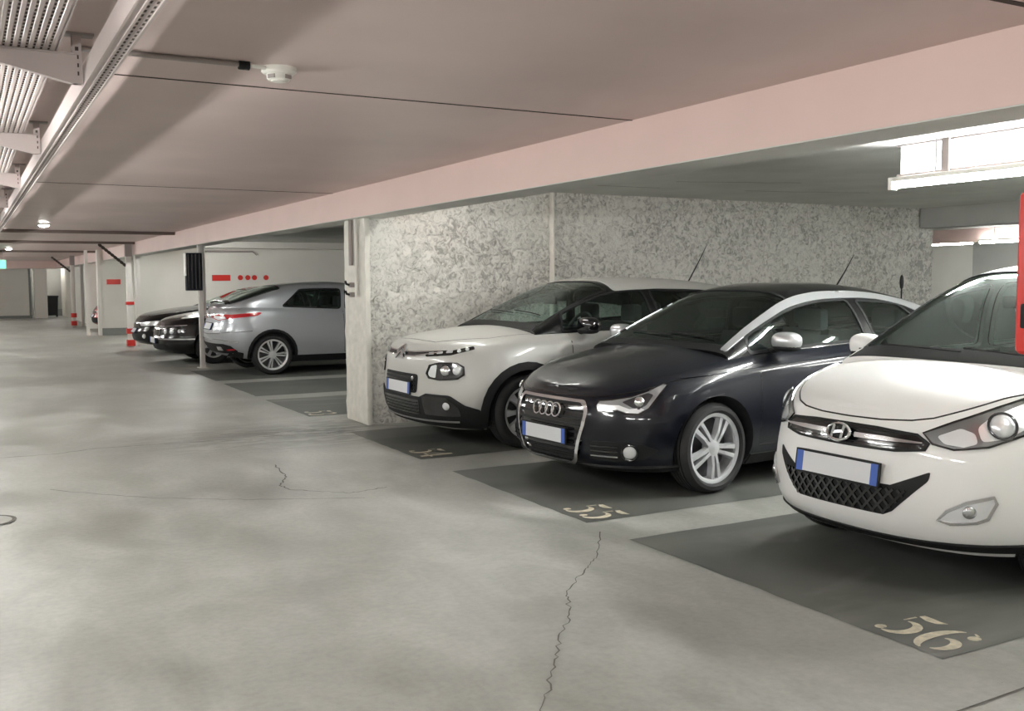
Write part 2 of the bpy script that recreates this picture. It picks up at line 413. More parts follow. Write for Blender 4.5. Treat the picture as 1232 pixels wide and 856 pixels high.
# shell
struct(box('wall_left', -6.9, -6.5, -6, 52, 0, 2.7, 'wall_white'), 'white painted wall on the other side of the aisle')
struct(box('wall_back', -7, 30, -6.3, -5.9, 0, 2.7, 'wall_white'), 'white painted end wall behind the parked rows')
wr = struct(box('wall_right', 23.5, 23.9, -6, 52, 0, 2.7, 'wall_white'), 'white painted wall beyond the neighbouring aisle')
box('grey_panel', 23.3, 23.5, 2, 17.25, 0, 2.7, 'wall_grey', wr)
wf = struct(box('wall_far', -7, 24, 49.5, 50, 0, 2.7, 'wall_grey'), 'grey wall at the far end of the aisle')
struct(box('wall_far', -7, 2.52, 46.6, 49.6, 0, 2.7, 'wall_white'), 'white painted wall beside the far doorway')
struct(box('baseboard_far', -7, 2.52, 46.55, 46.6, 0, .14, 'base_grey'))
dd = struct(box('door_1', 1.05, 2.42, 46.5, 46.6, .12, 2.0, 'wall_white'), 'pale closed door in the far white wall')
box('frame', .98, 1.05, 46.48, 46.6, 0, 2.08, 'base_grey', dd); box('frame', 2.42, 2.5, 46.48, 46.6, 0, 2.08, 'base_grey', dd)
struct(box('column', 2.62, 3.1, 46.2, 46.7, 0, 2.4, 'post_white'), 'white square column beside the black bin at the far end')
struct(box('ceiling_beam', -6.5, 6.5, 45.4, 46.1, 2.08, 2.5, 'beam_pink'), 'pink beam across the far end of the aisle')
struct(box('baseboard_far', 3.1, 7, 49.4, 49.5, 0, .3, 'base_grey'))

# rough rendered partition between the bays
def rough_panel(name, x0, x1, y, z0, z1, amp, parent, step=.028, fade=.0):
    nx, nz = int((x1-x0)/step), int((z1-z0)/step); V, Fc = [], []
    for j in range(nz+1):
        for i in range(nx+1):
            x = x0+(x1-x0)*i/nx; z = z0+(z1-z0)*j/nz
            p = Vector((x*7.5, y*3, z*7.5))
            h = noise.fractal(p, .9, 2.1, 4)*.55+.45*abs(noise.noise(p*2.3))
            V.append((x, y-amp*h, z))
    for j in range(nz):
        for i in range(nx):
            a = j*(nx+1)+i; Fc.append((a, a+1, a+nx+2, a+nx+1))
    return mk(name, V, Fc, 'rough_render', parent, True, 80)
wp = struct(box('wall_partition', 3.56, 11.9, 9.52, 10.1, 0, BCZ+.1, 'wall_white'), 'wall of coarse white spattered render beside the parked cars')
rough_panel('render_panel', 3.56, 5.73, 9.51, 0, BCZ, .034, wp)
rough_panel('render_panel', 5.73, 11.2, 9.47, 0, BCZ, .038, wp)
rough_panel('render_panel', 11.2, 11.92, 9.47, 0, BCZ, .034, wp)
box('render_end', 11.22, 11.90, 9.475, 10.1, 0, BCZ, 'wall_grey', wp)
box('joint_strip', 5.70, 5.73, 9.44, 9.53, 0, BCZ, 'column_white', wp, bev=.01)
# column that ends the partition
c1 = struct(empty('column', (3.53, 9.5, 0)), 'rough white concrete column at the end of the rendered wall')
bm = bmesh.new(); add_box(bm, 0, .06, -.03, .60, 0, BEAMZ+.02, .02, 2)
bmesh.ops.subdivide_edges(bm, edges=[e for e in bm.edges if e.calc_length() > .5], cuts=24, use_grid_fill=True)
for v in bm.verts: v.co += Vector((noise.noise(v.co*9)*.012, noise.noise(v.co*9+Vector((5, 5, 5)))*.012, 0))
bm_obj('shaft', bm, 'column_white', c1, True)
tube('conduit', [(-.03, .30, 1.62), (-.03, .30, 2.36)], .024, 'pvc_grey', c1)
tube('conduit', [(-.03, .14, 1.3), (-.03, .14, 2.36)], .018, 'post_white', c1)
for z in (1.42, 1.32): 
    box('switch', -.05, 0, .28, .34, z-.025, z+.025, 'pvc_grey', c1, bev=.008)
    tube('switch_hook', [(-.05, .31, z), (-.09, .28, z+.01), (-.11, .25, z+.035)], .012, 'black_plastic', c1)
# off to the side: the column before it, with the red fire cabinet
c0 = struct(box('column', 3.5, 3.9, 1.62, 2.22, 0, BEAMZ+.02, 'column_white', bev=.02), 'white concrete column with the red cabinet')
fc = tag(empty('fire_cabinet', (3.44, 2.015, 0)), 'red fire cabinet with rounded corners fixed to a column by the white car', 'cabinet')
box('body', -.06, .055, -.32, .315, 1.17, 1.77, 'red_paint', fc, bev=.035, seg=3)
box('door', -.075, -.055, -.27, .265, 1.22, 1.70, 'red_paint', fc, bev=.008)
box('handle', -.10, -.07, .22, .26, 1.27, 1.36, 'black_plastic', fc, bev=.008)

# slim posts along the bays
def bands(parent, zs, r, x=0, y=0):
    for a, b in zs: box('red_band', x-r, x+r, y-r, y+r, a, b, 'red_paint', parent, bev=.006)
p2_ = struct(empty('column', (3.54, 17.42, 0)), 'slim white steel post carrying a dark blue panel')
box('shaft', -.04, .04, -.04, .04, 0, CZ, 'post_white', p2_, bev=.01); box('foot', -.08, .08, -.08, .08, 0, .015, 'post_white', p2_)
tube('drip_pipe', [(.07, .02, .9), (.07, .02, 2.3)], .018, 'post_white', p2_)
pn = tag(empty('wall_panel', (3.42, 17.36, 1.32)), 'dark navy box mounted high on a slim white post', 'panel')
box('body', -.14, .12, -.12, .02, 0, .63, 'dark_navy_panel', pn, bev=.012)
box('edge_strip', -.155, -.14, -.12, .02, .25, .62, 'post_white', pn)
for k in range(4): box('rib', -.12+k*.06, -.10+k*.06, -.135, -.12, .03, .61, 'gloss_black', pn)
def banded_post(x, y, label, zs, twin=None, brace=True):
    c = struct(empty('column', (x, y, 0)), label)
    box('shaft', -.06, .06, -.06, .06, 0, CZ, 'post_white', c, bev=.01)
    if twin: box('shaft', twin-.05, twin+.05, .15, .25, 0, CZ, 'post_white', c, bev=.01)
    bands(c, zs, .085)
    box('cap', -.075, .075, -.075, .075, CZ-.32, CZ, 'pvc_grey', c)
    if brace:
        bm = bmesh.new(); n = 9; a, b = Vector((-.05, 0, 1.84)), Vector((-.62, 0, 2.33))
        for k in range(n):
            p = a+(b-a)*(k+.5)/n; d = (b-a)/n*.36; q0, q1 = p-d, p+d
            add_tube(bm, [q0, q1], .045, 4)
        add_tube(bm, [a, b], .026, 6)
        bm_obj('brace', bm, 'slot_dark', c)
    return c
banded_post(3.32, 24.15, 'white post with red bands at the end of the long white partition', ((.96, 1.03), (.30, .42), (0.02, .16)), .22)
banded_post(3.22, 36.3, 'distant white post with red bands near the far bin', ((.32, .46), (.05, .2)), .3)
w3 = struct(box('wall_partition', 3.5, 23, 24.4, 24.62, 0, BCZ+.1, 'wall_white'), 'smooth white partition with a row of red marks')
box('downstand', 3.6, 14, 24.0, 24.4, 2.27, BCZ+.05, 'wall_white', w3)
def disc_y(name, x, y, z, r, m, parent, n=20):
    V = [(x+r*math.cos(2*PI*k/n), yy, z+r*math.sin(2*PI*k/n)) for yy in (y, y-.008) for k in range(n)]
    Fc = [tuple(range(n, 2*n))]+[(k, (k+1) % n, n+(k+1) % n, n+k) for k in range(n)]
    return mk(name, V, Fc, m, parent, False)
sg = tag(empty('wall_sign', (5.23, 24.4, 1.5)), 'red oblong and four red dots painted on the white partition', 'wall marking')
box('red_oblong', 0, .43, -.008, 0, -.005, .135, 'red_paint', sg)
for x in (.67, .85, 1.01, 1.295): disc_y('red_dot', x, 0, .07, .062, 'red_paint', sg)
tube('conduit', [(4.9, 24.35, 2.2), (6.2, 24.35, 2.2), (6.3, 24.35, 2.12)], .02, 'pvc_grey', w3)
w4 = struct(box('wall_partition', 3.34, 12, 29.85, 30.05, 0, BCZ+.1, 'wall_white'), 'white partition wall with a small red plate and grey base')
box('grey_base', 3.34, 12, 29.82, 29.86, 0, .2, 'base_grey', w4)
box('wall_end', 3.28, 3.36, 29.8, 30.1, 0, BCZ, 'post_white', w4)
tag(box('red_plate', 3.52, 3.88, 29.83, 29.85, 1.42, 1.56, 'red_paint'), 'small red plate on the partition behind the banded post', 'sign')
struct(box('column', 2.99, 3.07, 30.1, 30.2, 0, CZ, 'post_white'), 'thin white post beside the partition with the red plate')
struct(box('wall_partition', 3.5, 12, 34.6, 34.8, 0, BCZ+.1, 'wall_white'), 'white partition behind the distant red car')
struct(box('wall_partition', 3.9, 4.1, 36.6, 49.5, 0, BCZ+.1, 'wall_white'), 'white side wall by the far alcove')
bn = tag(empty('wheelie_bin', (3.36, 47.6, 0)), 'black wheeled bin standing in the far alcove', 'bin')
prism('body', [(-.20, .08), (.20, .08), (.24, .86), (-.24, .86)], 'y', -.24, .24, 'bin_plastic', bn)
box('lid', -.26, .26, -.29, .27, .86, .93, 'bin_plastic', bn, bev=.02)
for s in (-1, 1):
    V, Fc = lathe_y([(-.03, .01), (-.03, .1), (.03, .1), (.03, .01)], 20); w = mk('wheel', V, Fc, 'rubber', bn); w.rotation_euler = (0, 0, PI/2); w.location = (s*.2, .2, .1)
ex = tag(empty('exit_sign', (.85, 30, 1.84)), 'green lit exit sign hanging over the aisle', 'sign')
box('housing', -.2, .2, -.03, .03, 0, .26, 'pvc_white', ex, bev=.01); box('face', -.18, .18, -.036, -.03, .02, .24, 'exit_green', ex)
for s in (-.12, .12): tube('hanger', [(s, 0, .26), (s, 0, CZ-1.84)], .006, 'metal_grey', ex)

# small round ceiling lamps, smoke detector and its conduit
def bulkhead(x, y, label):
    t = tag(empty('ceiling_lamp', (x, y, CZ)), label, 'lamp', 'small round ceiling lamps')
    V, Fc = lathe_y([(0, .001), (0, .09), (-.02, .09), (-.03, .08)], 24)
    a = mk('base', V, Fc, 'pvc_white', t); a.rotation_euler = (PI/2, 0, 0)
    ellipsoid('globe', (0, 0, -.03), (.075, .075, .03), 'bulb_glow', t)
bulkhead(1.13, 17.0, 'small round ceiling lamp, first along the aisle'); bulkhead(1.07, 28.8, 'small round ceiling lamp above the green exit sign')
sd = tag(empty('smoke_detector', (1.235, 4.33, CZ)), 'white round smoke detector on the mauve ceiling', 'smoke detector')
for nm, r0, z0, z1, m in (('base', .075, 0, -.028, 'pvc_white'), ('chamber', .052, -.028, -.055, 'pvc_white'), ('cap', .035, -.055, -.06, 'pvc_white')):
    V, Fc = lathe_y([(z0, .001), (z0, r0), (z1*.7+z0*.3, r0), (z1, r0*.85), (z1, .001)], 28); a = mk(nm, V, Fc, m, sd); a.rotation_euler = (PI/2, 0, 0)
    a.scale = (1, 1, 1)
for k in range(4):
    a = box('vent', .030, .0535, -.018, .018, -.05, -.034, 'pvc_grey', sd); a.rotation_euler = (0, 0, k*PI/2+.6)
cp = tag(empty('ceiling_conduit', (.43, 4.28, CZ)), 'thin grey conduit running across the ceiling to the smoke detector', 'conduit')
tube('pipe', [(0, 0, -.012), (.62, 0, -.012)], .011, 'pvc_grey', cp); tube('coupling', [(.62, 0, -.014), (.665, 0, -.014)], .02, 'black_plastic', cp)
tube('pipe', [(.665, 0, -.012), (.74, .02, -.012)], .009, 'pvc_white', cp); 

# suspended cable trays
TZ = 2.19
def slots(name, xs, y0, y1, step, ln, w, z, parent):
    V, Fc = [], []
    y = y0
    while y < y1:
        for x in xs:
            b = len(V); V += [(x-w/2, y, z), (x+w/2, y, z), (x+w/2, y+ln, z), (x-w/2, y+ln, z)]; Fc.append((b, b+3, b+2, b+1))
        y += step
    o = mk(name, V, Fc, 'slot_dark', parent, False); o['kind'] = 'stuff'; return o
ta = tag(empty('cable_tray', (0, 0, 0)), 'narrow perforated steel cable tray edging the hanging brackets', 'cable tray')
prism('channel', [(.436, TZ+.075), (.426, TZ+.075), (.426, TZ), (.497, TZ), (.497, TZ+.035), (.489, TZ+.035), (.489, TZ+.01), (.436, TZ+.01)], 'y', -2, 45, 'tray_metal', ta)
for x in (.430, .455, .494): box('ridge', x-.004, x+.004, -2, 45, TZ-.006, TZ+.001, 'tray_metal', ta)
slots('slot_row', (.466, .484), 1.0, 18, .05, .027, .007, TZ-.001, ta)
tb = tag(empty('cable_tray', (0, 0, 0)), 'wide ribbed perforated cable tray lying on the hanging brackets', 'cable tray')
box('tray_bottom', .14, .335, -2, 45, TZ+.116, TZ+.12, 'tray_metal', tb)
for k in range(8): box('rib', .142+k*.0245, .158+k*.0245, -2, 45, TZ+.11, TZ+.117, 'tray_metal', tb, bev=.002, seg=1)
for x in (.138, .337): box('side_flange', x-.003, x+.003, -2, 45, TZ+.11, TZ+.145, 'tray_metal', tb)
slots('slot_row', [.1625+k*.0245 for k in range(7)], 1.0, 18, .05, .03, .007, TZ+.115, tb)
brs = [1.8, 4.09, 6.38, 8.67, 10.96, 13.25, 15.5, 18, 22, 26, 30, 34, 38]
near_br = {1: 'grey tapered steel bracket under the cable trays near the smoke detector conduit', 2: 'brightly lit white tapered bracket under the cable trays'}
for i, y in enumerate(brs):
    b = tag(empty('tray_bracket', (.405, y, TZ)), near_br.get(i, 'tapered steel bracket holding up the cable trays further along the aisle'), 'bracket', 'brackets under the cable trays')
    prism('arm', [(.0, .104), (-.42, .104), (-.42, .09), (-.02, .0), (.0, .0)], 'y', -.018, .018, 'tray_metal', b)
    box('arm_flange', -.42, 0, -.03, .03, .104, .108, 'tray_metal', b)
    box('hanger', -.016, .016, -.016, .016, 0, CZ-TZ, 'tray_metal', b)
    for q in (.03, .06, .09, .12): box('hanger_hole', -.006, .006, -.0175, -.016, q, q+.014, 'slot_dark', b)
    box('ceiling_plate', -.07, .06, -.03, .03, CZ-TZ-.008, CZ-TZ, 'pvc_grey', b)

# ------------------------------------------------------------------ fluorescent battens
def batten(x, y0, y1, z, label, ztop, grp='fluorescent battens', glow='tube_glow'):
    t = tag(empty('fluorescent_lamp', (x, (y0+y1)/2, z)), label, 'lamp', grp); h = (y1-y0)/2
    box('housing', -.028, .028, -h, h, .026, .06, 'pvc_white', t, bev=.006)
    tube('tube', [(0, -h+.02, 0), (0, h-.02, 0)], .019, glow, t, 8)
    for s in (-1, 1): box('end_cap', -.03, .03, s*h-.02, s*h+.02, -.03, .06, 'pvc_white', t, bev=.006)
    for s in (-.6, .6): tube('stem', [(0, s*h, .08), (0, s*h, ztop-z)], .008, 'metal_grey', t)
    return t
batten(5.95, 3.25, 5.08, 2.125, 'bright fluorescent tube below the daylight panes above the cars', BCZ, glow='tube_bright')
AISLE = [-4.2, -1.0, 1.3, 4.45, 7.4, 10.6, 14, 18, 22, 26, 30, 34, 38, 42]
for y in AISLE: batten(-.36, y, y+1.5, 1.93, 'fluorescent tube hung over the aisle beside the cable trays', CZ, 'aisle fluorescent tubes')
for x, y in ((17.0, 10.9), (17.0, 6), (20.3, 15), (20.3, 8), (9.0, .2), (8.6, 2.2), (10.6, 1.4), (10.8, 3.4), (14.5, 3), (14.5, 20)): batten(x, y, y+1.55, 2.14 if x == 17 else 2.26, 'one of the real and added fluorescent tubes in the neighbouring aisle', BCZ, 'tubes in the neighbouring aisle')  # includes unseen tubes added to brighten the bays and the rendered wall
for y, lb in ((.6, 'column with the red cabinet'), (7.5, 'navy hatchback and the crossover'), (10.6, 'empty bays'), (13.3, 'silver hatchback'), (21.6, 'black saloons'), (26, 'banded post'), (31, 'distant red car')):  # tubes added out of sight to brighten the bay walls and cars
    batten(3.95 if y == 7.5 else 4.25, y, y+1.55, 2.30, 'added fluorescent tube hidden behind the pink beam above the '+lb, BCZ, 'added tubes hidden behind the pink beam', 'tube_soft' if y < 16 else 'tube_glow')
batten(3.5, 47.6, 49.1, 2.3, 'added fluorescent tube hidden in the far alcove above the bin', BCZ, 'added tubes hidden behind the pink beam', 'tube_soft')  # unseen lamp added to lift the dark alcove
# daylight panes on a downstand
w1 = struct(empty('window_1', (6.0, 5.08, 2.19)), 'strip of bright daylight panes under the bay ceiling')
box('downstand', .03, .35, -6, 0, 0, BCZ-2.19+.02, 'bay_ceiling', w1)
for a, b in ((-.38, -.02), (-2.4, -.46), (-4.4, -2.48)): box('pane', .012, .03, a, b, .02, BCZ-2.19-.012, 'day_pane', w1)
for a in (-.42, -2.44): box('mullion', -.03, .03, a-.03, a+.03, 0, BCZ-2.19, 'pvc_grey', w1)
box('frame', -.01, .03, -4.5, 0, 0, .02, 'pvc_grey', w1); box('frame', -.01, .03, -4.5, 0, BCZ-2.19-.012, BCZ-2.19, 'pvc_grey', w1)

# ================================================================== cars
def round_poly(P, r=.02, n=3):
    out = []; m = len(P)
    for i in range(m):
        a, b, c = Vector(P[i-1]), Vector(P[i]), Vector(P[(i+1) % m])
        d1, d2 = (a-b), (c-b); l1, l2 = d1.length, d2.length
        if l1 < 1e-6 or l2 < 1e-6: continue
        ang = d1.angle(d2, PI)
        if ang > math.radians(150): out.append(tuple(b)); continue
        q = min(r, l1*.45, l2*.45); p0, p1 = b+d1/l1*q, b+d2/l2*q
        for k in range(n+1):
            t = k/n; out.append(tuple(p0*(1-t)**2+b*2*t*(1-t)+p1*t*t))
    return out
def resample(P, step):
    out = []; m = len(P)
    for i in range(m):
        a, b = Vector(P[i]), Vector(P[(i+1) % m]); n = max(1, int((b-a).length/step))
        out += [tuple(a+(b-a)*k/n) for k in range(n)]
    return out
def inside(p, P):
    x, y = p; c = False; j = len(P)-1
    for i in range(len(P)):
        xi, yi = P[i]; xj, yj = P[j]
        if (yi > y) != (yj > y) and x < (xj-xi)*(y-yi)/(yj-yi)+xi: c = not c
        j = i
    return c
def patch_mesh(poly, holes, mapf, step, off, thick):
    loops = [resample(poly, step)]+[resample(h, step) for h in holes]
    pts, ed = [], []
    for L_ in loops:
        b = len(pts); pts += L_; ed += [(b+i, b+(i+1) % len(L_)) for i in range(len(L_))]
    x0, x1 = min(p[0] for p in poly), max(p[0] for p in poly); y0, y1 = min(p[1] for p in poly), max(p[1] for p in poly)
    nx, ny = int((x1-x0)/step), int((y1-y0)/step); bnd = len(pts)
    for i in range(1, nx+1):
        for j in range(1, ny+1):
            p = (x0+(i-.5)*(x1-x0)/nx, y0+(j-.5)*(y1-y0)/ny)
            if inside(p, loops[0]) and not any(inside(p, h) for h in loops[1:]): pts.append(p)
    V2, E2, F2, ov, oe, of = delaunay_2d_cdt([Vector(p) for p in pts], ed, [], 0, 1e-6)
    tri = []
    for f in F2:
        c = sum((V2[i] for i in f), Vector((0, 0)))/len(f)
        if inside(c, loops[0]) and not any(inside(c, h) for h in loops[1:]): tri.append(f)
    PN = [mapf(*v) for v in V2]
    top = [p+n*off for p, n in PN]; nv = len(top)
    V = list(top); Fc = []
    for f in tri:
        a, b, c = (top[i] for i in f[:3]); nn = (b-a).cross(c-a)
        Fc.append(tuple(f) if nn.dot(PN[f[0]][1]) > 0 else tuple(reversed(f)))
    if thick > 0:
        V += [p+n*(off-thick) for p, n in PN]
        cnt = {}
        for f in Fc:
            for i in range(len(f)):
                e = (f[i], f[(i+1) % len(f)]); cnt[e] = cnt.get(e, 0)+1
        for (a, b) in cnt:
            if (b, a) not in cnt: Fc.append((a, a+nv, b+nv, b))
    return V, Fc
def ribbon_mesh(P, mapf, w, off, thick, closed=False):
    PN = [mapf(*p) for p in P]; n = len(PN); V, Fc = [], []
    for i in range(n):
        p, nn = PN[i]
        a = PN[(i-1) % n if closed else max(i-1, 0)][0]; b = PN[(i+1) % n if closed else min(i+1, n-1)][0]
        t = (b-a).normalized(); s = nn.cross(t).normalized()*w/2
        V += [p+nn*off-s, p+nn*off+s, p+nn*(off-thick)-s*1.05, p+nn*(off-thick)+s*1.05]
    for i in range(n if closed else n-1):
        a, b = 4*i, 4*((i+1) % n)
        Fc += [(a, b, b+1, a+1), (a+1, b+1, b+3, a+3), (a, a+2, b+2, b)]
    if not closed:
        Fc += [(0, 1, 3, 2), (4*n-4, 4*n-2, 4*n-1, 4*n-3)]
    return V, Fc
def poly_line(P, step=.05):
    out = []
    for a, b in zip(P, P[1:]):
        a, b = Vector(a), Vector(b); n = max(1, int((b-a).length/step)); out += [tuple(a+(b-a)*k/n) for k in range(n)]
    return out+[tuple(P[-1])]
def mirror(V, Fc): return [Vector((v[0], -v[1], v[2])) for v in V], [tuple(reversed(f)) for f in Fc]

class Car:
    """a car whose nose is at local x = 0 and tail at x = L; lower shell of rings, greenhouse of sections"""
    def __init__(s, d):
        s.d = d; s.L = d['L']; s.W = d['W']; s.hw = s.W/2
        s.zb = curve(d['zb']); s.zt = curve(d['zt']); s.crown = curve(d['crown'])
        lv = d['levels']; s.lv = [curve([(r[0], r[k]) for r in lv]) for k in range(1, 8)]
        s.ztop = curve(d['ztop']); s.gx0, s.gx1 = d['ztop'][0][0], d['ztop'][-1][0]
        s.gn = d.get('gn', 4.2); s.tum = d.get('tum', .30)
        T = [PI/2*(i/400)**2 for i in range(401)]     # section parameter by arc length
        e = 2/s.gn; prev = None; acc = [0]
        P = [(.72*math.cos(t)**e if t < PI/2-1e-9 else 0, .42*math.sin(t)**e) for t in T]
        for a, b in zip(P, P[1:]): acc.append(acc[-1]+math.hypot(b[0]-a[0], b[1]-a[1]))
        s.qt = [(a/acc[-1], t) for a, t in zip(acc, T)]
        s.S = None
        ref = [(s.pt(3*i/300, .5), 3*i/300) for i in range(301)]; tot = 0; s.sref = [(0, 0)]
        for (p, u), (q, w) in zip(ref, ref[1:]): tot += math.hypot(q.x-p.x, q.y-p.y); s.sref.append((tot, w))
        s.stot = tot
        s.root = None
    # ---- lower shell
    def lev(s, v): return [c(v) for c in s.lv]
    def flare(s, x, v):
        f = 0
        for xw, a in s.d.get('flares', ()): f += a*math.exp(-((x-xw)/.30)**2)*math.exp(-((v-.5)/.35)**2)
        return f
    def pt(s, u, v):
        xf, xr, w, nf, Rf, nr, Rr = s.lev(min(max(v, 0), 1)); w *= s.hw; a = abs(u); xr = s.L-xr
        if a < 1:
            t = a*PI/2; x = xf+Rf*(1-math.cos(t)**(2/nf)); y = w*math.sin(t)**(2/nf)
        elif a <= 2: x = xf+Rf+(xr-Rr-xf-Rf)*(a-1); y = w
        else:
            t = max(3-a, 0)*PI/2; x = xr-Rr*(1-math.cos(t)**(2/nr)); y = w*math.sin(t)**(2/nr)
        y += s.flare(x, v)*min(1, y/(.5*w+1e-6))
        zb, zt = s.zb(x), s.zt(x)
        return Vector((x, math.copysign(y, u), zb+(zt-zb)*v))
    def nrm(s, u, v):
        v = min(max(v, .002), .998); uu = min(max(u, -2.98), 2.98)
        if abs(uu) < .02: uu = .02 if u >= 0 else -.02
        a = s.pt(uu+.01, v)-s.pt(uu-.01, v); b = s.pt(uu, v+.002)-s.pt(uu, v-.002)
        n = a.cross(b).normalized(); p = s.pt(uu, v)
        out = Vector((p.x-min(max(p.x, .9), s.L-.9), p.y, (v-.5)*.3))
        return n if n.dot(out) > 0 else -n
    def uz(s, u, z):
        v = .5
        for _ in range(7):
            x = s.pt(u, v).x; zb, zt = s.zb(x), s.zt(x); v = min(max((z-zb)/(zt-zb), 0), 1)
        return u, v
    def sz(s, q, z):
        """unwrapped coordinates: metres round the plan outline from the nose, and height"""
        a = abs(q); lo, hi = 0, len(s.sref)-1
        while hi-lo > 1:
            m = (lo+hi)//2
            if s.sref[m][0] < a: lo = m
            else: hi = m
        (s0, u0), (s1, u1) = s.sref[lo], s.sref[hi]
        u = u0+(u1-u0)*(min(a, s1)-s0)/(s1-s0); u, v = s.uz(math.copysign(u, q), z)
        return s.pt(u, v), s.nrm(u, v)
    def rz(s, q, z): return s.sz(math.copysign(s.stot-abs(q), q), z)     # the same, from the tail
    def xz(s, x, z):
        zb, zt = s.zb(x), s.zt(x); v = min(max((z-zb)/(zt-zb), 0), 1)
        return s.xv(x, v)
    def xu(s, x, v):
        xf, xr, w, nf, Rf, nr, Rr = s.lev(v); xr = s.L-xr
        if x < xf+Rf:
            return math.acos(min(max(1-(x-xf)/Rf, 0), 1)**(nf/2))*2/PI
        if x > xr-Rr:
            return 3-math.acos(min(max(1-(xr-x)/Rr, 0), 1)**(nr/2))*2/PI
        return 1+(x-xf-Rf)/(xr-Rr-xf-Rf)
    def xv(s, x, v):
        u = s.xu(x, v); return s.pt(u, v), s.nrm(u, v)
    def yo(s, x): return max(s.pt(s.xu(x, 1), 1).y, .02)
    def topz(s, x, y): return s.zt(x)+s.crown(x)*(1-min(abs(y)/s.yo(x), 1)**2.2)
    def xy(s, x, y):
        z = s.topz(x, y); e = .01
        n = Vector((-(s.topz(x+e, y)-s.topz(x-e, y))/2/e, -(s.topz(x, y+e)-s.topz(x, y-e))/2/e, 1)).normalized()
        return Vector((x, y, z)), n
    # ---- greenhouse
    def th(s, q):
        q_ = q if q <= 1 else 2-q; q_ = min(max(q_, 0), 1); lo, hi = 0, 400
        while hi-lo > 1:
            m = (lo+hi)//2
            if s.qt[m][0] < q_: lo = m
            else: hi = m
        (a, t0), (b, t1) = s.qt[lo], s.qt[hi]; return t0+(t1-t0)*(q_-a)/(b-a)
    def zbs(s, x): return s.zt(x)-.012
    def gpt(s, x, q):
        """q = 0 at the belt line of the near side (y < 0), 1 on the centre line, 2 at the other belt line"""
        t = s.th(q); e = 2/s.gn; H = max(s.ztop(x)-s.zbs(x), .004); h = H*math.sin(t)**e
        y = (s.yo(x)-.004-s.tum*h)*(math.cos(t)**e if t < PI/2-1e-7 else 0)
        return Vector((x, -y if q <= 1 else y, s.zbs(x)+h))
    def gx(s, x, q):
        e = .01; qq = min(max(q, .012), 1.988)
        a = s.gpt(x+e, qq)-s.gpt(x-e, qq); b = s.gpt(x, qq+.01)-s.gpt(x, qq-.01)
        n = a.cross(b).normalized(); p = s.gpt(x, q)
        out = Vector((p.x-min(max(p.x, s.gx0+1), s.gx1-.7), p.y, p.z-s.zt(x)+.2))
        return p, (n if n.dot(out) > 0 else -n)
    def qz(s, x, z):
        H = max(s.ztop(x)-s.zbs(x), .004); f = min(max((z-s.zbs(x))/H, 0), 1); t = math.asin(f**(s.gn/2)); lo, hi = 0, 400
        while hi-lo > 1:
            m = (lo+hi)//2
            if s.qt[m][1] < t: lo = m
            else: hi = m
        (a, t0), (b, t1) = s.qt[lo], s.qt[hi]; return a+(b-a)*(t-t0)/(t1-t0)
    QS = 1.05
    def gmap(s, x, q): return s.gx(x, q/s.QS)
    # ---- object makers
    def add(s, name, VF, m, parent=None, angle=35, smooth=True):
        return mk(name, VF[0], VF[1], m, parent or s.root, smooth, angle)
    def patch(s, name, poly, mapf, m, off=.004, thick=.01, holes=(), step=.04, parent=None, both=False, rnd=.015, par2=None):
        if rnd: poly = round_poly(poly, rnd); holes = [round_poly(h, rnd) for h in holes]
        VF = patch_mesh(poly, holes, mapf, step, off, thick)
        a = s.add(name, VF, m, parent); b = None
        if both: b = s.add(name, mirror(*VF), m, par2 or parent)
        return (a, b) if both else a
    def line(s, name, P, mapf, m, w=.006, off=.0015, thick=.004, both=False, closed=False, parent=None, step=.05, par2=None):
        P = poly_line(P+[P[0]] if closed else P, step)
        if closed: P = P[:-1]
        VF = ribbon_mesh(P, mapf, w, off, thick, closed); a = s.add(name, VF, m, parent); b = None
        if both: b = s.add(name, mirror(*VF), m, par2 or parent)
        return (a, b) if both else a
    def shell(s, paint):
        us = [i/26 for i in range(27)]+[1+i/34 for i in range(1, 34)]+[2+i/20 for i in range(21)]; K = len(us)-1
        vs_ = [0, .03, .07, .12, .18, .25, .32, .39, .46, .53, .60, .67, .74, .80, .85, .89, .925, .955, .98, 1]
        V, idx = [], {}
        def vid(i, j, sd):
            k = (i, j, 0 if i in (0, K) else sd)
            if k not in idx:
                idx[k] = len(V); p = s.pt(us[i]*sd, vs_[j])
                if i in (0, K): p.y = 0
                V.append(p)
            return idx[k]
        Fc = []; J = len(vs_)-1
        for sd in (1, -1):
            for j in range(J):
                for i in range(K):
                    f = (vid(i, j, sd), vid(i+1, j, sd), vid(i+1, j+1, sd), vid(i, j+1, sd)); Fc.append(f if sd < 0 else f[::-1])
        for i in range(K):     # underside
            f = [vid(i, 0, 1), vid(i+1, 0, 1), vid(i+1, 0, -1), vid(i, 0, -1)]; g = [v for k, v in enumerate(f) if v not in f[:k]]; Fc.append(tuple(g))
        ss = [.97, .9, .78, .6, .4, .2, 0, -.2, -.4, -.6, -.78, -.9, -.97]; rows = []
        for i in range(K+1):
            if i in (0, K): rows.append([vid(i, J, 1)]*(len(ss)+2)); continue
            p = V[vid(i, J, 1)]; r = [vid(i, J, 1)]
            for q in ss: V.append(Vector((p.x, p.y*q, s.zt(p.x)+s.crown(p.x)*(1-abs(q)**2.2)))); r.append(len(V)-1)
            rows.append(r+[vid(i, J, -1)])
        for i in range(K):
            for k in range(len(ss)+1):
                f = [rows[i][k], rows[i][k+1], rows[i+1][k+1], rows[i+1][k]]; g = []
                for v in f:
                    if v not in g: g.append(v)
                if len(g) > 2: Fc.append(tuple(g))
        bm = bmesh.new(); bv = [bm.verts.new(v) for v in V]
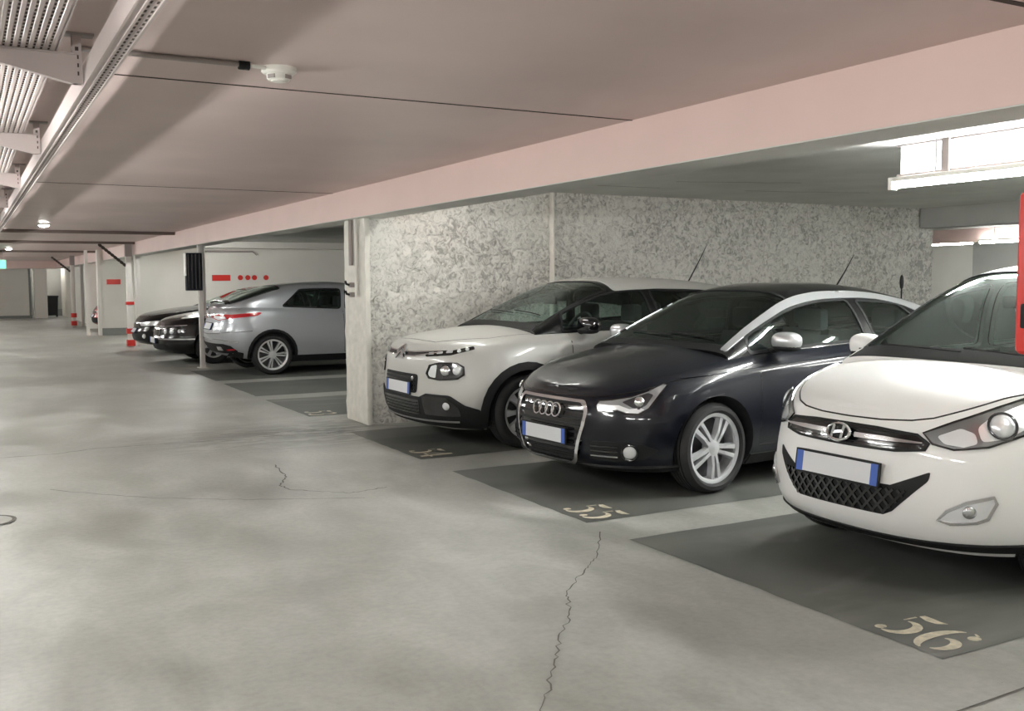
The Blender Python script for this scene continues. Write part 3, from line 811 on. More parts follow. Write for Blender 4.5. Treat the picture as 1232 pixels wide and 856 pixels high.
        for f in Fc:
            try: bm.faces.new([bv[i] for i in f])
            except ValueError: pass
        bmesh.ops.recalc_face_normals(bm, faces=bm.faces)
        me = bpy.data.meshes.new('body'); bm.to_mesh(me); bm.free()
        tmp = bpy.data.objects.new('tmp_body', me); COL.objects.link(tmp)
        Ra = s.d['arch']; cb = bmesh.new()
        for xw in s.d['axles']:
            for sd in (-1, 1):
                y0, y1 = sorted((sd*(s.hw-.27), sd*(s.hw+.12)))
                Vc, Fcc = lathe_y([(y0, Ra), (y1, Ra)], 48); b = [cb.verts.new(Vector(v)+Vector((xw, 0, s.d['R']+s.d.get('arch_dz', .01)))) for v in Vc]
                for f in Fcc: cb.faces.new([b[i] for i in f])
                cb.faces.new(b[:48]); cb.faces.new(b[48:])
        bmesh.ops.recalc_face_normals(cb, faces=cb.faces); cm = bpy.data.meshes.new('cut'); cb.to_mesh(cm); cb.free()
        cut = bpy.data.objects.new('tmp_cut', cm); COL.objects.link(cut)
        md = tmp.modifiers.new('b', 'BOOLEAN'); md.operation = 'DIFFERENCE'; md.solver = 'EXACT'; md.object = cut
        dg = bpy.context.evaluated_depsgraph_get(); out = bpy.data.meshes.new_from_object(tmp.evaluated_get(dg))
        bpy.data.objects.remove(tmp); bpy.data.objects.remove(cut)
        out.materials.clear(); out.materials.append(MATS[paint]); out.materials.append(MATS['interior'])
        bm = bmesh.new(); bm.from_mesh(out); dele = []
        for f in bm.faces:
            c = f.calc_center_median(); f.material_index = 0
            for xw in s.d['axles']:
                if math.hypot(c.x-xw, c.z-s.d['R']-s.d.get('arch_dz', .01)) < Ra+.003 and abs(c.y) > s.hw-.29: f.material_index = 1
            if c.z < s.zb(c.x)+.004 and abs(f.normal.z) > .7: f.material_index = 1
            if f.normal.z > .5 and s.gx0+.22 < c.x < s.gx1-.12 and abs(c.y) < s.yo(c.x)-.05: dele.append(f)
        bmesh.ops.delete(bm, geom=dele, context='FACES'); bm.to_mesh(out); bm.free()
        return link('body', out, None, s.root, True, 32)
    def greenhouse(s, paint, sides, ws, rw, seal='plastic', glass_m='car_glass', panes=('side_window',)):
        """openings: sides = polygons in (x, z); ws / rw = (x_low, x_high, fraction) for windscreen and rear window"""
        QS = s.QS; sw = []
        for P in sides:
            P = resample(round_poly(P, .045), .04); sw.append([(x, s.qz(x, z)*QS) for x, z in P])
        def across(x0, x1, fa, fb):
            n = 10; xs = [x0+(x1-x0)*i/n for i in range(n+1)]
            q = [(fa+(fb-fa)*i/n)*QS for i in range(n+1)]
            return [(x, a) for x, a in zip(xs, q)]+[(x, 2*QS-a) for x, a in reversed(list(zip(xs, q)))]
        wsp, rwp = across(*ws), across(*rw)
        holes = [round_poly(wsp, .06), round_poly(rwp, .06)]+sw+[[(x, 2*QS-q) for x, q in P] for P in sw]
        dom = [(s.gx0+.002, 0), (s.gx1-.002, 0), (s.gx1-.002, 2*QS), (s.gx0+.002, 2*QS)]
        s.patch('roof_frame', dom, s.gmap, paint, 0, .03, holes, .045, rnd=0)
        def pane(nm, P):
            o = s.patch(nm, P, s.gmap, glass_m, -.004, 0, (), .05, rnd=0); s.line('seal', P, s.gmap, seal, .022, .002, .01, closed=True, parent=o); return o
        pane('windscreen', holes[0]); pane('rear_window', holes[1])
        for P in holes[2:]: pane('side_window', P)
    def sidewin(s, xb0, xt0, xb1, xt1, ft=.74, zo=.02):
        top = lambda x: s.zbs(x)+ft*(s.ztop(x)-s.zbs(x)); n = 8
        b = [(xb0+(xb1-xb0)*i/n, s.zt(xb0+(xb1-xb0)*i/n)+zo) for i in range(n+1)]
        t = [(xt1+(xt0-xt1)*i/n, max(top(xt1+(xt0-xt1)*i/n), s.zt(xt1+(xt0-xt1)*i/n)+zo+.01)) for i in range(n+1)]
        return b+t
    def interior(s, seats=True, lhd=True):
        x0, x1 = s.gx0, s.gx1; zt = s.zt; zf = .34
        yi = s.hw-.13; bm = bmesh.new()
        a = [(x0+.16, zf), (x1-.22, zf), (x1-.22, zt(x1-.2)-.02), (x0+.16, zt(x0+.2)-.02)]
        for sd in (-1, 1):
            bm.faces.new([bm.verts.new((x, sd*yi, z)) for x, z in a])
        for p, q in ((a[0], a[1]), (a[1], a[2]), (a[3], a[0])):
            bm.faces.new([bm.verts.new(v) for v in ((p[0], -yi, p[1]), (q[0], -yi, q[1]), (q[0], yi, q[1]), (p[0], yi, p[1]))])
        bm_obj('cabin_tub', bm, 'interior', s.root)
        zc = zt(x0+.2); yd = s.yo(x0+.3)-.05
        prof = [(x0+.10, s.ztop(x0+.10)-.035), (x0+.3, zc+.035), (x0+.46, zc+.05), (x0+.56, zc+.01), (x0+.60, zc-.12), (x0+.55, .5), (x0+.12, .5)]
        prism('dashboard', prof, 'y', -yd, yd, 'interior', s.root)
        sy = -.36 if lhd else .36
        V, Fc = [], []; n, m = 28, 8; R0, r0 = .185, .015; tilt = math.radians(62); c = Vector((x0+.72, sy, zc+.0))
        for i in range(n):
            f = 2*PI*i/n; d = Vector((math.cos(f)*math.cos(tilt), math.sin(f), math.cos(f)*math.sin(tilt)))
            d = Vector((-math.cos(f)*math.cos(tilt)*-1, math.sin(f), math.cos(f)*math.sin(tilt)))
            up = Vector((-math.sin(tilt), 0, math.cos(tilt)))
            for k in range(m):
                g = 2*PI*k/m; V.append(c+d*(R0+r0*math.cos(g))+up*r0*math.sin(g))
        for i in range(n):
            for k in range(m): Fc.append((i*m+k, ((i+1) % n)*m+k, ((i+1) % n)*m+(k+1) % m, i*m+(k+1) % m))
        w = mk('steering_wheel', V, Fc, 'interior', s.root); ellipsoid('hub', c, (.05, .07, .05), 'interior', w)
        if seats:
            for rx, ys in ((x0+1.18, (-.36, .36)), (min(x0+2.02, x1-.75), (-.42, .42))):
                for y in ys:
                    st = box('seat', rx-.45, rx, y-.23, y+.23, .36, .56, 'seat_fabric', s.root, bev=.05)
                    bk = prism('seat_back', [(rx-.08, .5), (rx+.06, .5), (rx+.20, 1.0), (rx+.11, 1.02)], 'y', y-.22, y+.22, 'seat_fabric', s.root)
                    zz = min(s.ztop(rx+.2)-.12, 1.22)
                    box('headrest', rx+.11, rx+.21, y-.12, y+.12, 1.05, zz, 'seat_fabric', bk, bev=.035)
        xm = s.gx0+.62; zm = s.ztop(xm)-.10
        rm = box('rear_view_mirror', xm, xm+.03, -.11, .11, zm-.035, zm+.035, 'black_plastic', s.root, bev=.012)
    def wheels(s, style, R, wt, steer=0, rim_m='alloy'):
        first = None
        for k, xw in enumerate(s.d['axles']):
            for sd in (-1, 1):
                if first is None: first = make_wheel(style, R, wt, rim_m); w = first
                else: w = copy_tree(first)
                w.parent = s.root; w.location = (xw, sd*(s.hw-wt/2-.012-s.d.get('inset', 0)), R)
                w.rotation_euler = (0, 0, (PI if sd > 0 else 0)+(steer if k == 0 else 0))
    def mirrors(s, x, z, cap, r=(.075, .115, .07), arm=.05):
        for sd in (-1, 1):
            y = sd*(s.yo(x)+arm+r[1]*.8)
            c = ellipsoid('side_mirror', (x, y, z+.03), r, cap, s.root, 18, 12, .75)
            ellipsoid('mirror_glass', (x+r[0]*.8, y, z+.03), (.015, r[1]*.82, r[2]*.78), 'gloss_black', c, 16, 8, .8)
            tube('mirror_arm', [(x+.01, sd*(s.yo(x)-.03), z-.045), (x, y-sd*.02, z-.02)], .022, 'plastic', c)
            ellipsoid('mirror_base', (x, y, z-.015), (r[0]*.95, r[1]*.93, r[2]*.45), 'plastic', c, 16, 8, .75)
    def plate(s, mapf, z, off=.012, w=.52, h=.11, y0=0):
        hw, hh = w/2, h/2
        p0, n0 = mapf(y0, z); t0 = (mapf(y0+.1, z)[0]-mapf(y0-.1, z)[0]).normalized(); u0 = n0.cross(t0)
        if u0.z < 0: u0 = -u0
        off = max(off, .004); mapf = lambda a, b: (p0+t0*(a-y0)+u0*(b-z), n0)      # the plate is flat
        p = s.patch('licence_plate', [(y0-hw, z-hh), (y0+hw, z-hh), (y0+hw, z+hh), (y0-hw, z+hh)], mapf, 'plate_white', off, .012, step=.06, rnd=.008)
        for a, b in ((-hw+.004, -hw+.045), (hw-.045, hw-.004)):
            s.patch('blue_band', [(y0+a, z-hh+.004), (y0+b, z-hh+.004), (y0+b, z+hh-.004), (y0+a, z+hh-.004)], mapf, 'plate_blue', off+.002, .002, step=.06, parent=p, rnd=0)
        s.line('plate_frame', [(y0-hw, z-hh), (y0+hw, z-hh), (y0+hw, z+hh), (y0-hw, z+hh)], mapf, 'plastic', .012, off+.001, .012, closed=True, parent=p)
        return p
    def lens(s, name, q, z, r, mapf, m, parent, off=.006, dome=.35, sd=1):
        p, n = mapf(q, z); V, Fc = [], []; t = n.orthogonal().normalized()
        t = Vector((0, 0, 1)); t = (t-n*t.dot(n)).normalized(); b = n.cross(t); N_, M_ = 18, 5
        for j in range(M_+1):
            a = PI/2*j/M_
            for i in range(N_):
                f = 2*PI*i/N_; V.append(p+n*(off+r*dome*math.sin(a))+(t*math.cos(f)+b*math.sin(f))*r*math.cos(a))
        for j in range(M_):
            for i in range(N_): Fc.append((j*N_+i, j*N_+(i+1) % N_, (j+1)*N_+(i+1) % N_, (j+1)*N_+i))
        if sd < 0: V, Fc = mirror(V, Fc)
        return s.add(name, (V, Fc), m, parent)
    def torus(s, name, p, n, R, r, m, parent, sx=1.0, N_=28, M_=8):
        t = Vector((0, 0, 1)); t = (t-n*t.dot(n)).normalized(); b = t.cross(n); V, Fc = [], []
        for i in range(N_):
            f = 2*PI*i/N_; d = t*math.cos(f)+b*math.sin(f)*sx
            for k in range(M_):
                g = 2*PI*k/M_; V.append(p+d*R+d.normalized()*r*math.cos(g)+n*r*math.sin(g))
        for i in range(N_):
            for k in range(M_): Fc.append((i*M_+k, ((i+1) % N_)*M_+k, ((i+1) % N_)*M_+(k+1) % M_, i*M_+(k+1) % M_))
        return s.add(name, (V, Fc), m, parent)
    def antenna(s, x, length=.42, lean=.55):
        p, n = s.gx(x, 1.0)
        a = ellipsoid('antenna_base', p+Vector((0, 0, .006)), (.05, .022, .022), 'black_plastic', s.root)
        tube('antenna', [p+Vector((0, 0, .015)), p+Vector((length*lean*.5, 0, length*.5)), p+Vector((length*lean, 0, length))], .006, 'black_plastic', a, 6, [.008, .006, .003])

def make_wheel(style, R, wt, rim_m):
    h = wt/2; rr = R*{'twin5': .745, 'c3': .68, 'civic': .735}.get(style, .62)
    prof = [(-h*.62, rr), (-h*.86, rr+.012), (-h*.98, rr+(R-rr)*.35), (-h*.96, rr+(R-rr)*.65), (-h*.86, R-.022), (-h*.70, R-.006), (-h*.45, R), (0, R+.001), (h*.45, R), (h*.70, R-.006), (h*.9, R-.03), (h*.98, rr+.04), (h*.8, rr), (-h*.62, rr)]
    V, Fc = lathe_y(prof, 56); w = mk('wheel', V, Fc, 'rubber', None, True, 40)
    for k in range(-2, 3):
        Vg, Fg = lathe_y([(k*h*.26-.003, R+.0015), (k*h*.26+.003, R+.0015)], 56); mk('tread_groove', Vg, Fg, 'gloss_black', w)
    V, Fc = lathe_y([(-h*.60, rr-.02), (-h*.72, rr-.016), (-h*.80, rr+.004), (-h*.80, rr+.012), (-h*.62, rr+.012), (-h*.5, rr-.012), (h*.7, rr-.02), (h*.75, rr)], 48)
    mk('rim', V, Fc, rim_m, w, True, 40)
    V, Fc = lathe_y([(h*.1, .02), (h*.1, rr*.72), (h*.2, rr*.72), (h*.2, rr-.02)], 32); mk('brake_disc', V, Fc, 'disc_metal', w)
    V, Fc = lathe_y([(h*.4, .01), (h*.4, rr-.01)], 32); mk('wheel_back', V, Fc, 'interior', w)
    yf = -h*.66
    V, Fc = lathe_y([(yf+.05, .062), (yf-.002, .058), (yf-.008, .04), (yf-.012, .001)], 24); mk('hub_cap', V, Fc, rim_m, w, True, 40)
    def spoke_mesh(prof):      # prof: outline in (r, t)
        n = len(prof); V = []
        for dy, sc in ((.0, .82), (.03, 1.0)):
            for r, t in prof: V.append((r, yf+dy+(.012*(1-((r-rr*.55)/(rr*.45))**2)*-1 if dy == 0 else 0), t*sc))
        Fc = [tuple(range(n))[::-1], tuple(range(n, 2*n))]+[(i, i+n, (i+1) % n+n, (i+1) % n) for i in range(n)]
        me = bpy.data.meshes.new('spoke'); me.from_pydata(V, [], Fc)
        bm = bmesh.new(); bm.from_mesh(me); bmesh.ops.recalc_face_normals(bm, faces=bm.faces); bm.to_mesh(me); bm.free()
        me.materials.append(MATS[rim_m]); return me
    def place(me, ang):
        o = bpy.data.objects.new('spoke', me); COL.objects.link(o); o.parent = w; o.rotation_euler = (0, ang, 0)
    r1 = rr-.012
    if style == 'twin5':
        A = spoke_mesh([(.045, .004), (.10, .010), (r1, .022), (r1, .060), (.12, .040), (.045, .034)])
        B = spoke_mesh([(.045, -.004), (.10, -.010), (r1, -.022), (r1, -.060), (.12, -.040), (.045, -.034)])
        for k in range(5): place(A, 2*PI*k/5+.2); place(B, 2*PI*k/5+.2)
    elif style == 'civic':
        A = spoke_mesh([(.045, .004), (.11, .008), (r1, .014), (r1, .046), (.13, .030), (.045, .022)])
        B = spoke_mesh([(.045, -.004), (.11, -.008), (r1, -.014), (r1, -.046), (.13, -.030), (.045, -.022)])
        for k in range(7): place(A, 2*PI*k/7); place(B, 2*PI*k/7)
    elif style == 'c3':
        A = spoke_mesh([(.045, -.022), (.12, -.02), (r1, -.040), (r1, .040), (.12, .02), (.045, .022)])
        for k in range(8): place(A, 2*PI*k/8)
    else:
        A = spoke_mesh([(.045, -.022), (.12, -.026), (r1, -.035), (r1, .035), (.12, .026), (.045, .022)])
        for k in range(6): place(A, 2*PI*k/6)
    return w

def place_car(c, name, label, cat, loc, rz, group=None):
    c.root = tag(empty(name, loc, rz), label, cat, group); return c
def tail(c, z0, z1, s0=.35, s1=.8, m='lamp_red'):
    c.patch('tail_lamp', [(s0, z0), (s1, z0+.03), (s1, z1), (s0, z1-.02)], c.rz, m, .008, .012, both=True)
    c.plate(c.rz, z0-.12)
def doors(c, xs, z0=.30, paint_line='gloss_black', handle=None, hm='plastic', hz=.06):
    for x in xs: c.line('door_seam', [(x, z0), (x, c.zt(x)-.012)], c.xz, paint_line, .006, .001, .004, both=True)
    c.line('door_seam', [(xs[0], z0), (xs[-1], z0)], c.xz, paint_line, .006, .001, .004, both=True)
    for x in handle or ():
        z = c.zt(x)-hz-.05; c.patch('door_handle', [(x-.09, z-.012), (x+.09, z-.012), (x+.09, z+.012), (x-.09, z+.012)], c.xz, hm, .028, .028, both=True, rnd=.01, step=.03)
def hood_seam(c, x0, x1, y0f, yb):
    """shut line: across the nose and back along both wings"""
    P = [(x1, c.yo(x1)*yb), ((x0+x1)/2, c.yo((x0+x1)/2)*yb), (x0+.12, c.yo(x0+.12)*y0f), (x0+.03, c.yo(x0+.1)*y0f*.8), (x0, c.yo(x0+.1)*.35), (x0-.008, 0)]
    c.line('hood_seam', P, c.xy, 'gloss_black', .007, .001, .004, both=True, step=.04)
def wipers(c, pairs, x0):
    for (xa, qa), (xb, qb) in pairs:
        P = [c.gx(xa+(xb-xa)*k/6, qa+(qb-qa)*k/6) for k in range(7)]
        tube('wiper', [p+n*.010 for p, n in P], .005, 'black_plastic', c.root, 6)
def cowl(c, x1, q=.30):
    QS = c.QS; c.patch('cowl', [(c.gx0+.004, q*QS), (x1, (q+.06)*QS), (x1, (2-q-.06)*QS), (c.gx0+.004, (2-q)*QS)], c.gmap, 'plastic', .003, .004, rnd=0)
def sill(c, x0, x1, z0, z1, m='plastic', off=.01):
    c.patch('sill', [(x0, z0), (x1, z0), (x1, z1), (x0, z1)], c.xz, m, off, .02, both=True, step=.08, rnd=0)
def arch_trim(c, xw, r1, m, off=.012, z0=.2):
    Ra = c.d['arch']-.004; zc = c.d['R']+c.d.get('arch_dz', .01); n = 18
    a0 = math.asin((zc-z0)/Ra); a1 = math.asin(min((zc-z0)/r1, 1))
    inn = [(xw-Ra*math.cos(-a0+(PI+2*a0)*k/n), zc+Ra*math.sin(-a0+(PI+2*a0)*k/n)) for k in range(n+1)]
    outr = [(xw-r1*math.cos(-a1+(PI+2*a1)*k/n), zc+r1*math.sin(-a1+(PI+2*a1)*k/n)) for k in range(n+1)]
    c.patch('arch_trim', inn+outr[::-1], c.xz, m, off, .02, both=True, step=.045, rnd=0)

# ------------------------------------------------------------------ dark navy three-door hatchback
def navy_hatch():
    c = Car(dict(L=3.95, W=1.74, R=.312, arch=.352, axles=(.80, 3.27), inset=.0,
        zb=[(0, .19), (.3, .165), (.8, .16), (3.2, .17), (3.95, .24)],
        zt=[(0, .645), (.06, .675), (.14, .705), (.35, .775), (.6, .832), (.9, .882), (1.2, .915), (1.7, .94), (2.4, .965), (3.2, .995), (3.7, 1.0), (3.95, .96)],
        crown=[(0, .01), (.15, .03), (.4, .06), (.9, .075), (1.3, .07), (3.5, .06), (3.95, .03)],
        levels=[(0, .12, .12, .88, 2.5, .70, 3, .5), (.08, .045, .06, .94, 2.6, .74, 3, .5), (.22, .012, .02, .975, 2.6, .78, 3, .55), (.45, 0, 0, .995, 2.6, .80, 3, .55), (.62, .005, .005, 1.0, 2.6, .82, 3, .55), (.76, .02, .02, .99, 2.6, .84, 3, .55), (.86, .032, .03, .978, 2.6, .86, 3, .5), (.94, .06, .05, .945, 2.6, .90, 3, .5), (1, .11, .09, .88, 2.6, .92, 3, .5)],
        flares=((.80, .012), (3.27, .016)),
        ztop=[(1.0, .955), (1.15, 1.045), (1.35, 1.155), (1.55, 1.255), (1.75, 1.345), (1.95, 1.398), (2.2, 1.425), (2.45, 1.427), (2.8, 1.402), (3.15, 1.345), (3.42, 1.27), (3.62, 1.15), (3.76, 1.04), (3.80, .995)], tum=.34))
    place_car(c, 'hatchback_car', 'dark navy three-door hatchback with silver roof arches and chrome-framed grille', 'car', (3.56, 5.98, 0), math.radians(4.5))
    c.shell('paint_navy')
    c.greenhouse('paint_black', [c.sidewin(1.20, 1.24, 2.50, 2.42, .72), c.sidewin(2.60, 2.52, 3.30, 3.02, .70, .035)], (1.065, 1.82, .36, .38), (3.36, 3.70, .42, .36))
    QS = c.QS
    for g in (lambda q: q, ):
        lo = [(x, q) for x, q in ((1.04, .30), (1.3, .315), (2.0, .32), (2.8, .32), (3.1, .29), (3.35, .20), (3.5, .10))]
        hi = [(x, q) for x, q in ((3.68, .12), (3.5, .30), (3.3, .37), (2.8, .395), (2.0, .392), (1.3, .382), (1.03, .37))]
        P = [(x, q*QS) for x, q in lo+hi]
        c.patch('roof_arch', P, c.gmap, 'trim_silver', .006, .008, both=True, rnd=.02, step=.05)
    cowl(c, 1.065); c.interior(); c.wheels('twin5', .312, .215, math.radians(3))
    c.mirrors(1.42, .99, 'trim_silver', (.08, .11, .065))
    c.line('hood_seam', [(0, .662), (.3, .664), (.42, .668), (.52, .68), (.75, .722), (.95, .782), (1.2, .822), (1.5, .858)], c.sz, 'gloss_black', .006, .001, .004, both=True, step=.04)
    c.line('shoulder_crease', [(.55, .80), (1.2, .855), (2.4, .90), (3.5, .93)], c.xz, 'paint_navy', .022, .006, .006, both=True)
    doors(c, (1.22, 2.58), .30, handle=(2.38,), hm='paint_navy', hz=.05)
    sill(c, 1.15, 2.92, .165, .24)
    # grille
    O = [(-.375, .635), (.375, .635), (.408, .585), (.395, .48), (.325, .245), (.285, .215), (-.285, .215), (-.325, .245), (-.395, .48), (-.408, .585)]
    I = [(x*.93, .418+(z-.418)*.92) for x, z in O]
    g = c.patch('grille', I, c.sz, 'gloss_black', .006, .01, rnd=.02)
    c.patch('chrome_frame', O, c.sz, 'chrome', .026, .03, [I], .03, parent=g, rnd=.03)
    for k in range(9):
        z = .245+k*.046; hw = .30+.07*min((z-.2)/.25, 1)
        c.line('grille_bar', [(-hw, z), (hw, z)], c.sz, 'plastic', .016, .014, .012, parent=g)
    c.plate(c.sz, .395, .034)
    em = None
    for k in range(4):
        p, n = c.sz((k-1.5)*.074, .557)
        t = c.torus('emblem' if em is None else 'ring', p+n*.028, n, .047, .0065, 'chrome', em or c.root)
        em = em or t
    # lamps
    H = [(.455, .612), (.475, .575), (.55, .58), (.63, .59), (.70, .572), (.79, .57), (.86, .61), (.965, .755), (.93, .762), (.84, .72), (.72, .68), (.58, .655), (.475, .645)]
    a, b = c.patch('headlamp', H, (lambda q, z: c.sz(.455+(q-.455)*.9, z)), 'lamp_mid', .006, .012, both=True, rnd=.012, step=.03)
    for sd, par in ((1, a), (-1, b)):
        f = (lambda q, z, sd=sd: c.sz((.455+(q-.455)*.9)*sd, z))
        c.patch('light_strip', [(.465, .613), (.48, .583), (.55, .588), (.63, .598), (.70, .580), (.785, .578), (.83, .602), (.80, .612), (.72, .603), (.64, .625), (.56, .622), (.47, .626)], f, 'lamp_clear', .010, .005, parent=par, rnd=.006, step=.025)
        c.patch('dark_bezel', [(.66, .645), (.74, .612), (.79, .60), (.84, .632), (.88, .695), (.84, .705), (.74, .674)], f, 'lamp_dark', .010, .005, parent=par, rnd=.01, step=.03)
        c.lens('projector', .785, .652, .036, f, 'chrome', par, .008, .6)
        c.line('lamp_rim', H, f, 'gloss_black', .008, .009, .008, closed=True, parent=par)
    A = [(.42, .255), (.60, .25), (.82, .27), (.92, .33), (.80, .375), (.56, .385), (.44, .38)]
    a, b = c.patch('lower_intake', A, c.sz, 'plastic', .003, .008, both=True)
    for sd, par in ((1, a), (-1, b)):
        f = (lambda q, z, sd=sd: c.sz(q*sd, z))
        for z in (.285, .318, .35): c.line('intake_bar', [(.44, z), (.64, z)], f, 'satin_chrome' if z == .285 else 'gloss_black', .01, .012, .01, parent=par)
        fl_ = c.lens('fog_lamp', .72, .318, .045, f, 'lamp_clear', par, .004, .25)
        p, n = f(.72, .318); c.torus('fog_rim', p+n*.006, n, .052, .008, 'gloss_black', par)
    c.line('bumper_seam', [(.44, .648), (.9, .70)], c.sz, 'gloss_black', .006, .001, .004, both=True)
    c.line('chin_lip', [(-1.1, .205), (0, .20), (1.1, .205)], c.sz, 'plastic', .045, .012, .02, step=.04)
    c.line('chin_chrome', [(-.55, .222), (0, .215), (.55, .222)], c.sz, 'satin_chrome', .006, .02, .01, step=.04) if False else None
    tail(c, .74, .90); c.antenna(3.05, .30, .8)
    wipers(c, [((1.13, .52), (1.17, 1.0)), ((1.13, .98), (1.17, 1.46))], 1)
    return c
navy_hatch()

# ------------------------------------------------------------------ small white city car
def white_city():
    c = Car(dict(L=3.585, W=1.595, R=.285, arch=.325, axles=(.74, 3.12),
        zb=[(0, .215), (.3, .19), (.8, .18), (3.0, .19), (3.585, .27)],
        zt=[(0, .755), (.05, .79), (.12, .82), (.3, .88), (.55, .93), (.8, .965), (1.1, .985), (1.8, 1.0), (2.6, 1.03), (3.2, 1.06), (3.585, 1.02)],
        crown=[(0, .008), (.15, .03), (.35, .055), (.8, .06), (1.2, .05), (3.585, .03)],
        levels=[(0, .11, .1, .89, 2.4, .62, 3, .45), (.08, .05, .05, .94, 2.45, .66, 3, .45), (.22, .012, .02, .975, 2.5, .70, 3, .5), (.42, 0, 0, .995, 2.5, .74, 3, .5), (.60, .008, 0, 1.0, 2.5, .78, 3, .5), (.75, .025, .01, .99, 2.5, .80, 3, .5), (.86, .042, .02, .97, 2.5, .84, 3, .5), (.94, .065, .04, .94, 2.5, .88, 3, .5), (1, .11, .07, .88, 2.5, .90, 3, .5)],
        flares=((.74, .010), (3.12, .012)),
        ztop=[(.76, 1.02), (.9, 1.115), (1.14, 1.28), (1.35, 1.405), (1.54, 1.49), (1.75, 1.53), (2.0, 1.55), (2.3, 1.555), (2.7, 1.535), (3.05, 1.48), (3.25, 1.40), (3.38, 1.25), (3.46, 1.08), (3.48, 1.05)], tum=.20))
    place_car(c, 'city_car', 'small white city car with dark honeycomb lower grille and chrome oval badge', 'car', (3.71, 3.465, 0), 0)
    c.shell('paint_white')
    c.greenhouse('paint_white', [c.sidewin(1.0, 1.04, 1.98, 1.93, .76), c.sidewin(2.08, 2.03, 2.95, 2.85, .76)], (.845, 1.55, .345, .365), (3.26, 3.42, .40, .36))
    cowl(c, .845); c.interior(); c.wheels('plain', .285, .175, 0)
    c.mirrors(1.12, 1.02, 'paint_white', (.075, .10, .07))
    c.line('hood_seam', [(0, .782), (.2, .785), (.36, .795), (.46, .812), (.58, .85), (.75, .905), (.93, .958), (1.05, .975)], c.sz, 'gloss_black', .008, .0015, .004, both=True, step=.03)
    doors(c, (1.02, 2.03, 2.9), .30, handle=(1.85, 2.75), hm='paint_white'); sill(c, 1.05, 2.8, .18, .235)
    # upper grille with chrome wings
    O = [(-.455, .700), (-.40, .735), (-.2, .748), (0, .75), (.2, .748), (.40, .735), (.455, .700), (.44, .672), (.3, .655), (0, .652), (-.3, .655), (-.44, .672)]
    g = c.patch('grille', O, c.sz, 'gloss_black', .004, .01, rnd=.01, step=.03)
    c.line('grille_edge', O, c.sz, 'plastic', .012, .008, .008, closed=True, parent=g)
    for sd in (-1, 1):
        W_ = [(sd*.085, .712), (sd*.25, .712), (sd*.43, .702), (sd*.43, .696), (sd*.25, .692), (sd*.085, .690)]
        c.patch('chrome_wing', W_, c.sz, 'chrome', .022, .02, parent=g, rnd=.004, step=.03)
    for k in range(3): c.line('grille_bar', [(-.36, .672+k*.03), (.36, .672+k*.03)], c.sz, 'plastic', .005, .008, .006, parent=g)
    p, n = c.sz(0, .70); e = c.torus('emblem', p+n*.034, n, .040, .0085, 'chrome', c.root, 1.75)
    mp = lambda a, b: (p+n*.034+Vector((0, -a, 0))+Vector((0, 0, 1))*b, n)
    for s_ in (-1, 1): c.line('emblem_stroke', [(s_*.030+.012, .034), (s_*.030-.012, -.034)], mp, 'chrome', .016, .008, .012, parent=e, step=.02)
    c.line('emblem_stroke', [(-.032, -.006), (0, .0), (.032, .006)], mp, 'chrome', .014, .008, .012, parent=e, step=.02)
    c.patch('emblem_back', [(.075*math.cos(t*PI/8), .04*math.sin(t*PI/8)) for t in range(16)], mp, 'gloss_black', -.002, .004, parent=e, rnd=0)
    c.plate(c.sz, .535, .016)
    # big lower grille
    Lg = [(-.475, .578), (-.30, .497), (.30, .497), (.475, .578), (.47, .535), (.315, .375), (.27, .352), (-.27, .352), (-.315, .375), (-.47, .535)]
    g2 = c.patch('lower_grille', Lg, c.sz, 'plastic', .004, .012, rnd=.012, step=.035)
    bm_p = []
    for k in range(-9, 10):
        for sl in (1, -1):
            P = [(k*.055+sl*(z-.43)*.9, z) for z in (.362, .39, .42, .45, .48)]
            P = [q for q in P if abs(q[0]) < .29+(q[1]-.36)*1.0]
            if len(P) > 1: c.line('mesh_bar', P, c.sz, 'gloss_black', .012, .014, .012, parent=g2, step=.03)
    # headlamps
    H = [(.425, .745), (.47, .70), (.56, .682), (.70, .70), (.84, .752), (.98, .85), (1.07, .945), (1.04, .965), (.92, .93), (.72, .865), (.55, .80)]
    a, b = c.patch('headlamp', H, c.sz, 'lamp_grey', .005, .012, both=True, rnd=.015, step=.03)
    for sd, par in ((1, a), (-1, b)):
        f = (lambda q, z, sd=sd: c.sz(q*sd, z))
        c.patch('turn_lamp', [(.485, .735), (.52, .703), (.60, .695), (.655, .712), (.64, .755), (.58, .775)], f, 'lamp_clear', .009, .006, parent=par, rnd=.015, step=.025)
        c.patch('reflector', [(.67, .72), (.76, .735), (.88, .795), (.98, .88), (.96, .925), (.86, .895), (.70, .83), (.645, .78)], f, 'lamp_clear', .008, .006, parent=par, rnd=.02, step=.03)
        c.lens('main_lamp', .745, .79, .055, f, 'lamp_clear', par, .010, .5); p_, n_ = f(.745, .79); c.torus('lamp_ring', p_+n_*.014, n_, .060, .006, 'lamp_dark', par)
        c.lens('side_lamp', .89, .85, .034, f, 'chrome', par, .010, .4)
        c.patch('orange_corner', [(1.0, .885), (1.03, .915), (1.0, .92)], f, 'lamp_orange', .008, .004, parent=par, rnd=0, step=.03)
        c.line('lamp_rim', H, f, 'gloss_black', .009, .010, .008, closed=True, parent=par)
    Fg = [(.525, .365), (.56, .408), (.64, .452), (.75, .482), (.765, .455), (.735, .385), (.69, .365), (.58, .352)]
    a, b = c.patch('fog_lamp', Fg, c.sz, 'lamp_clear', .008, .012, both=True, rnd=.015, step=.03)
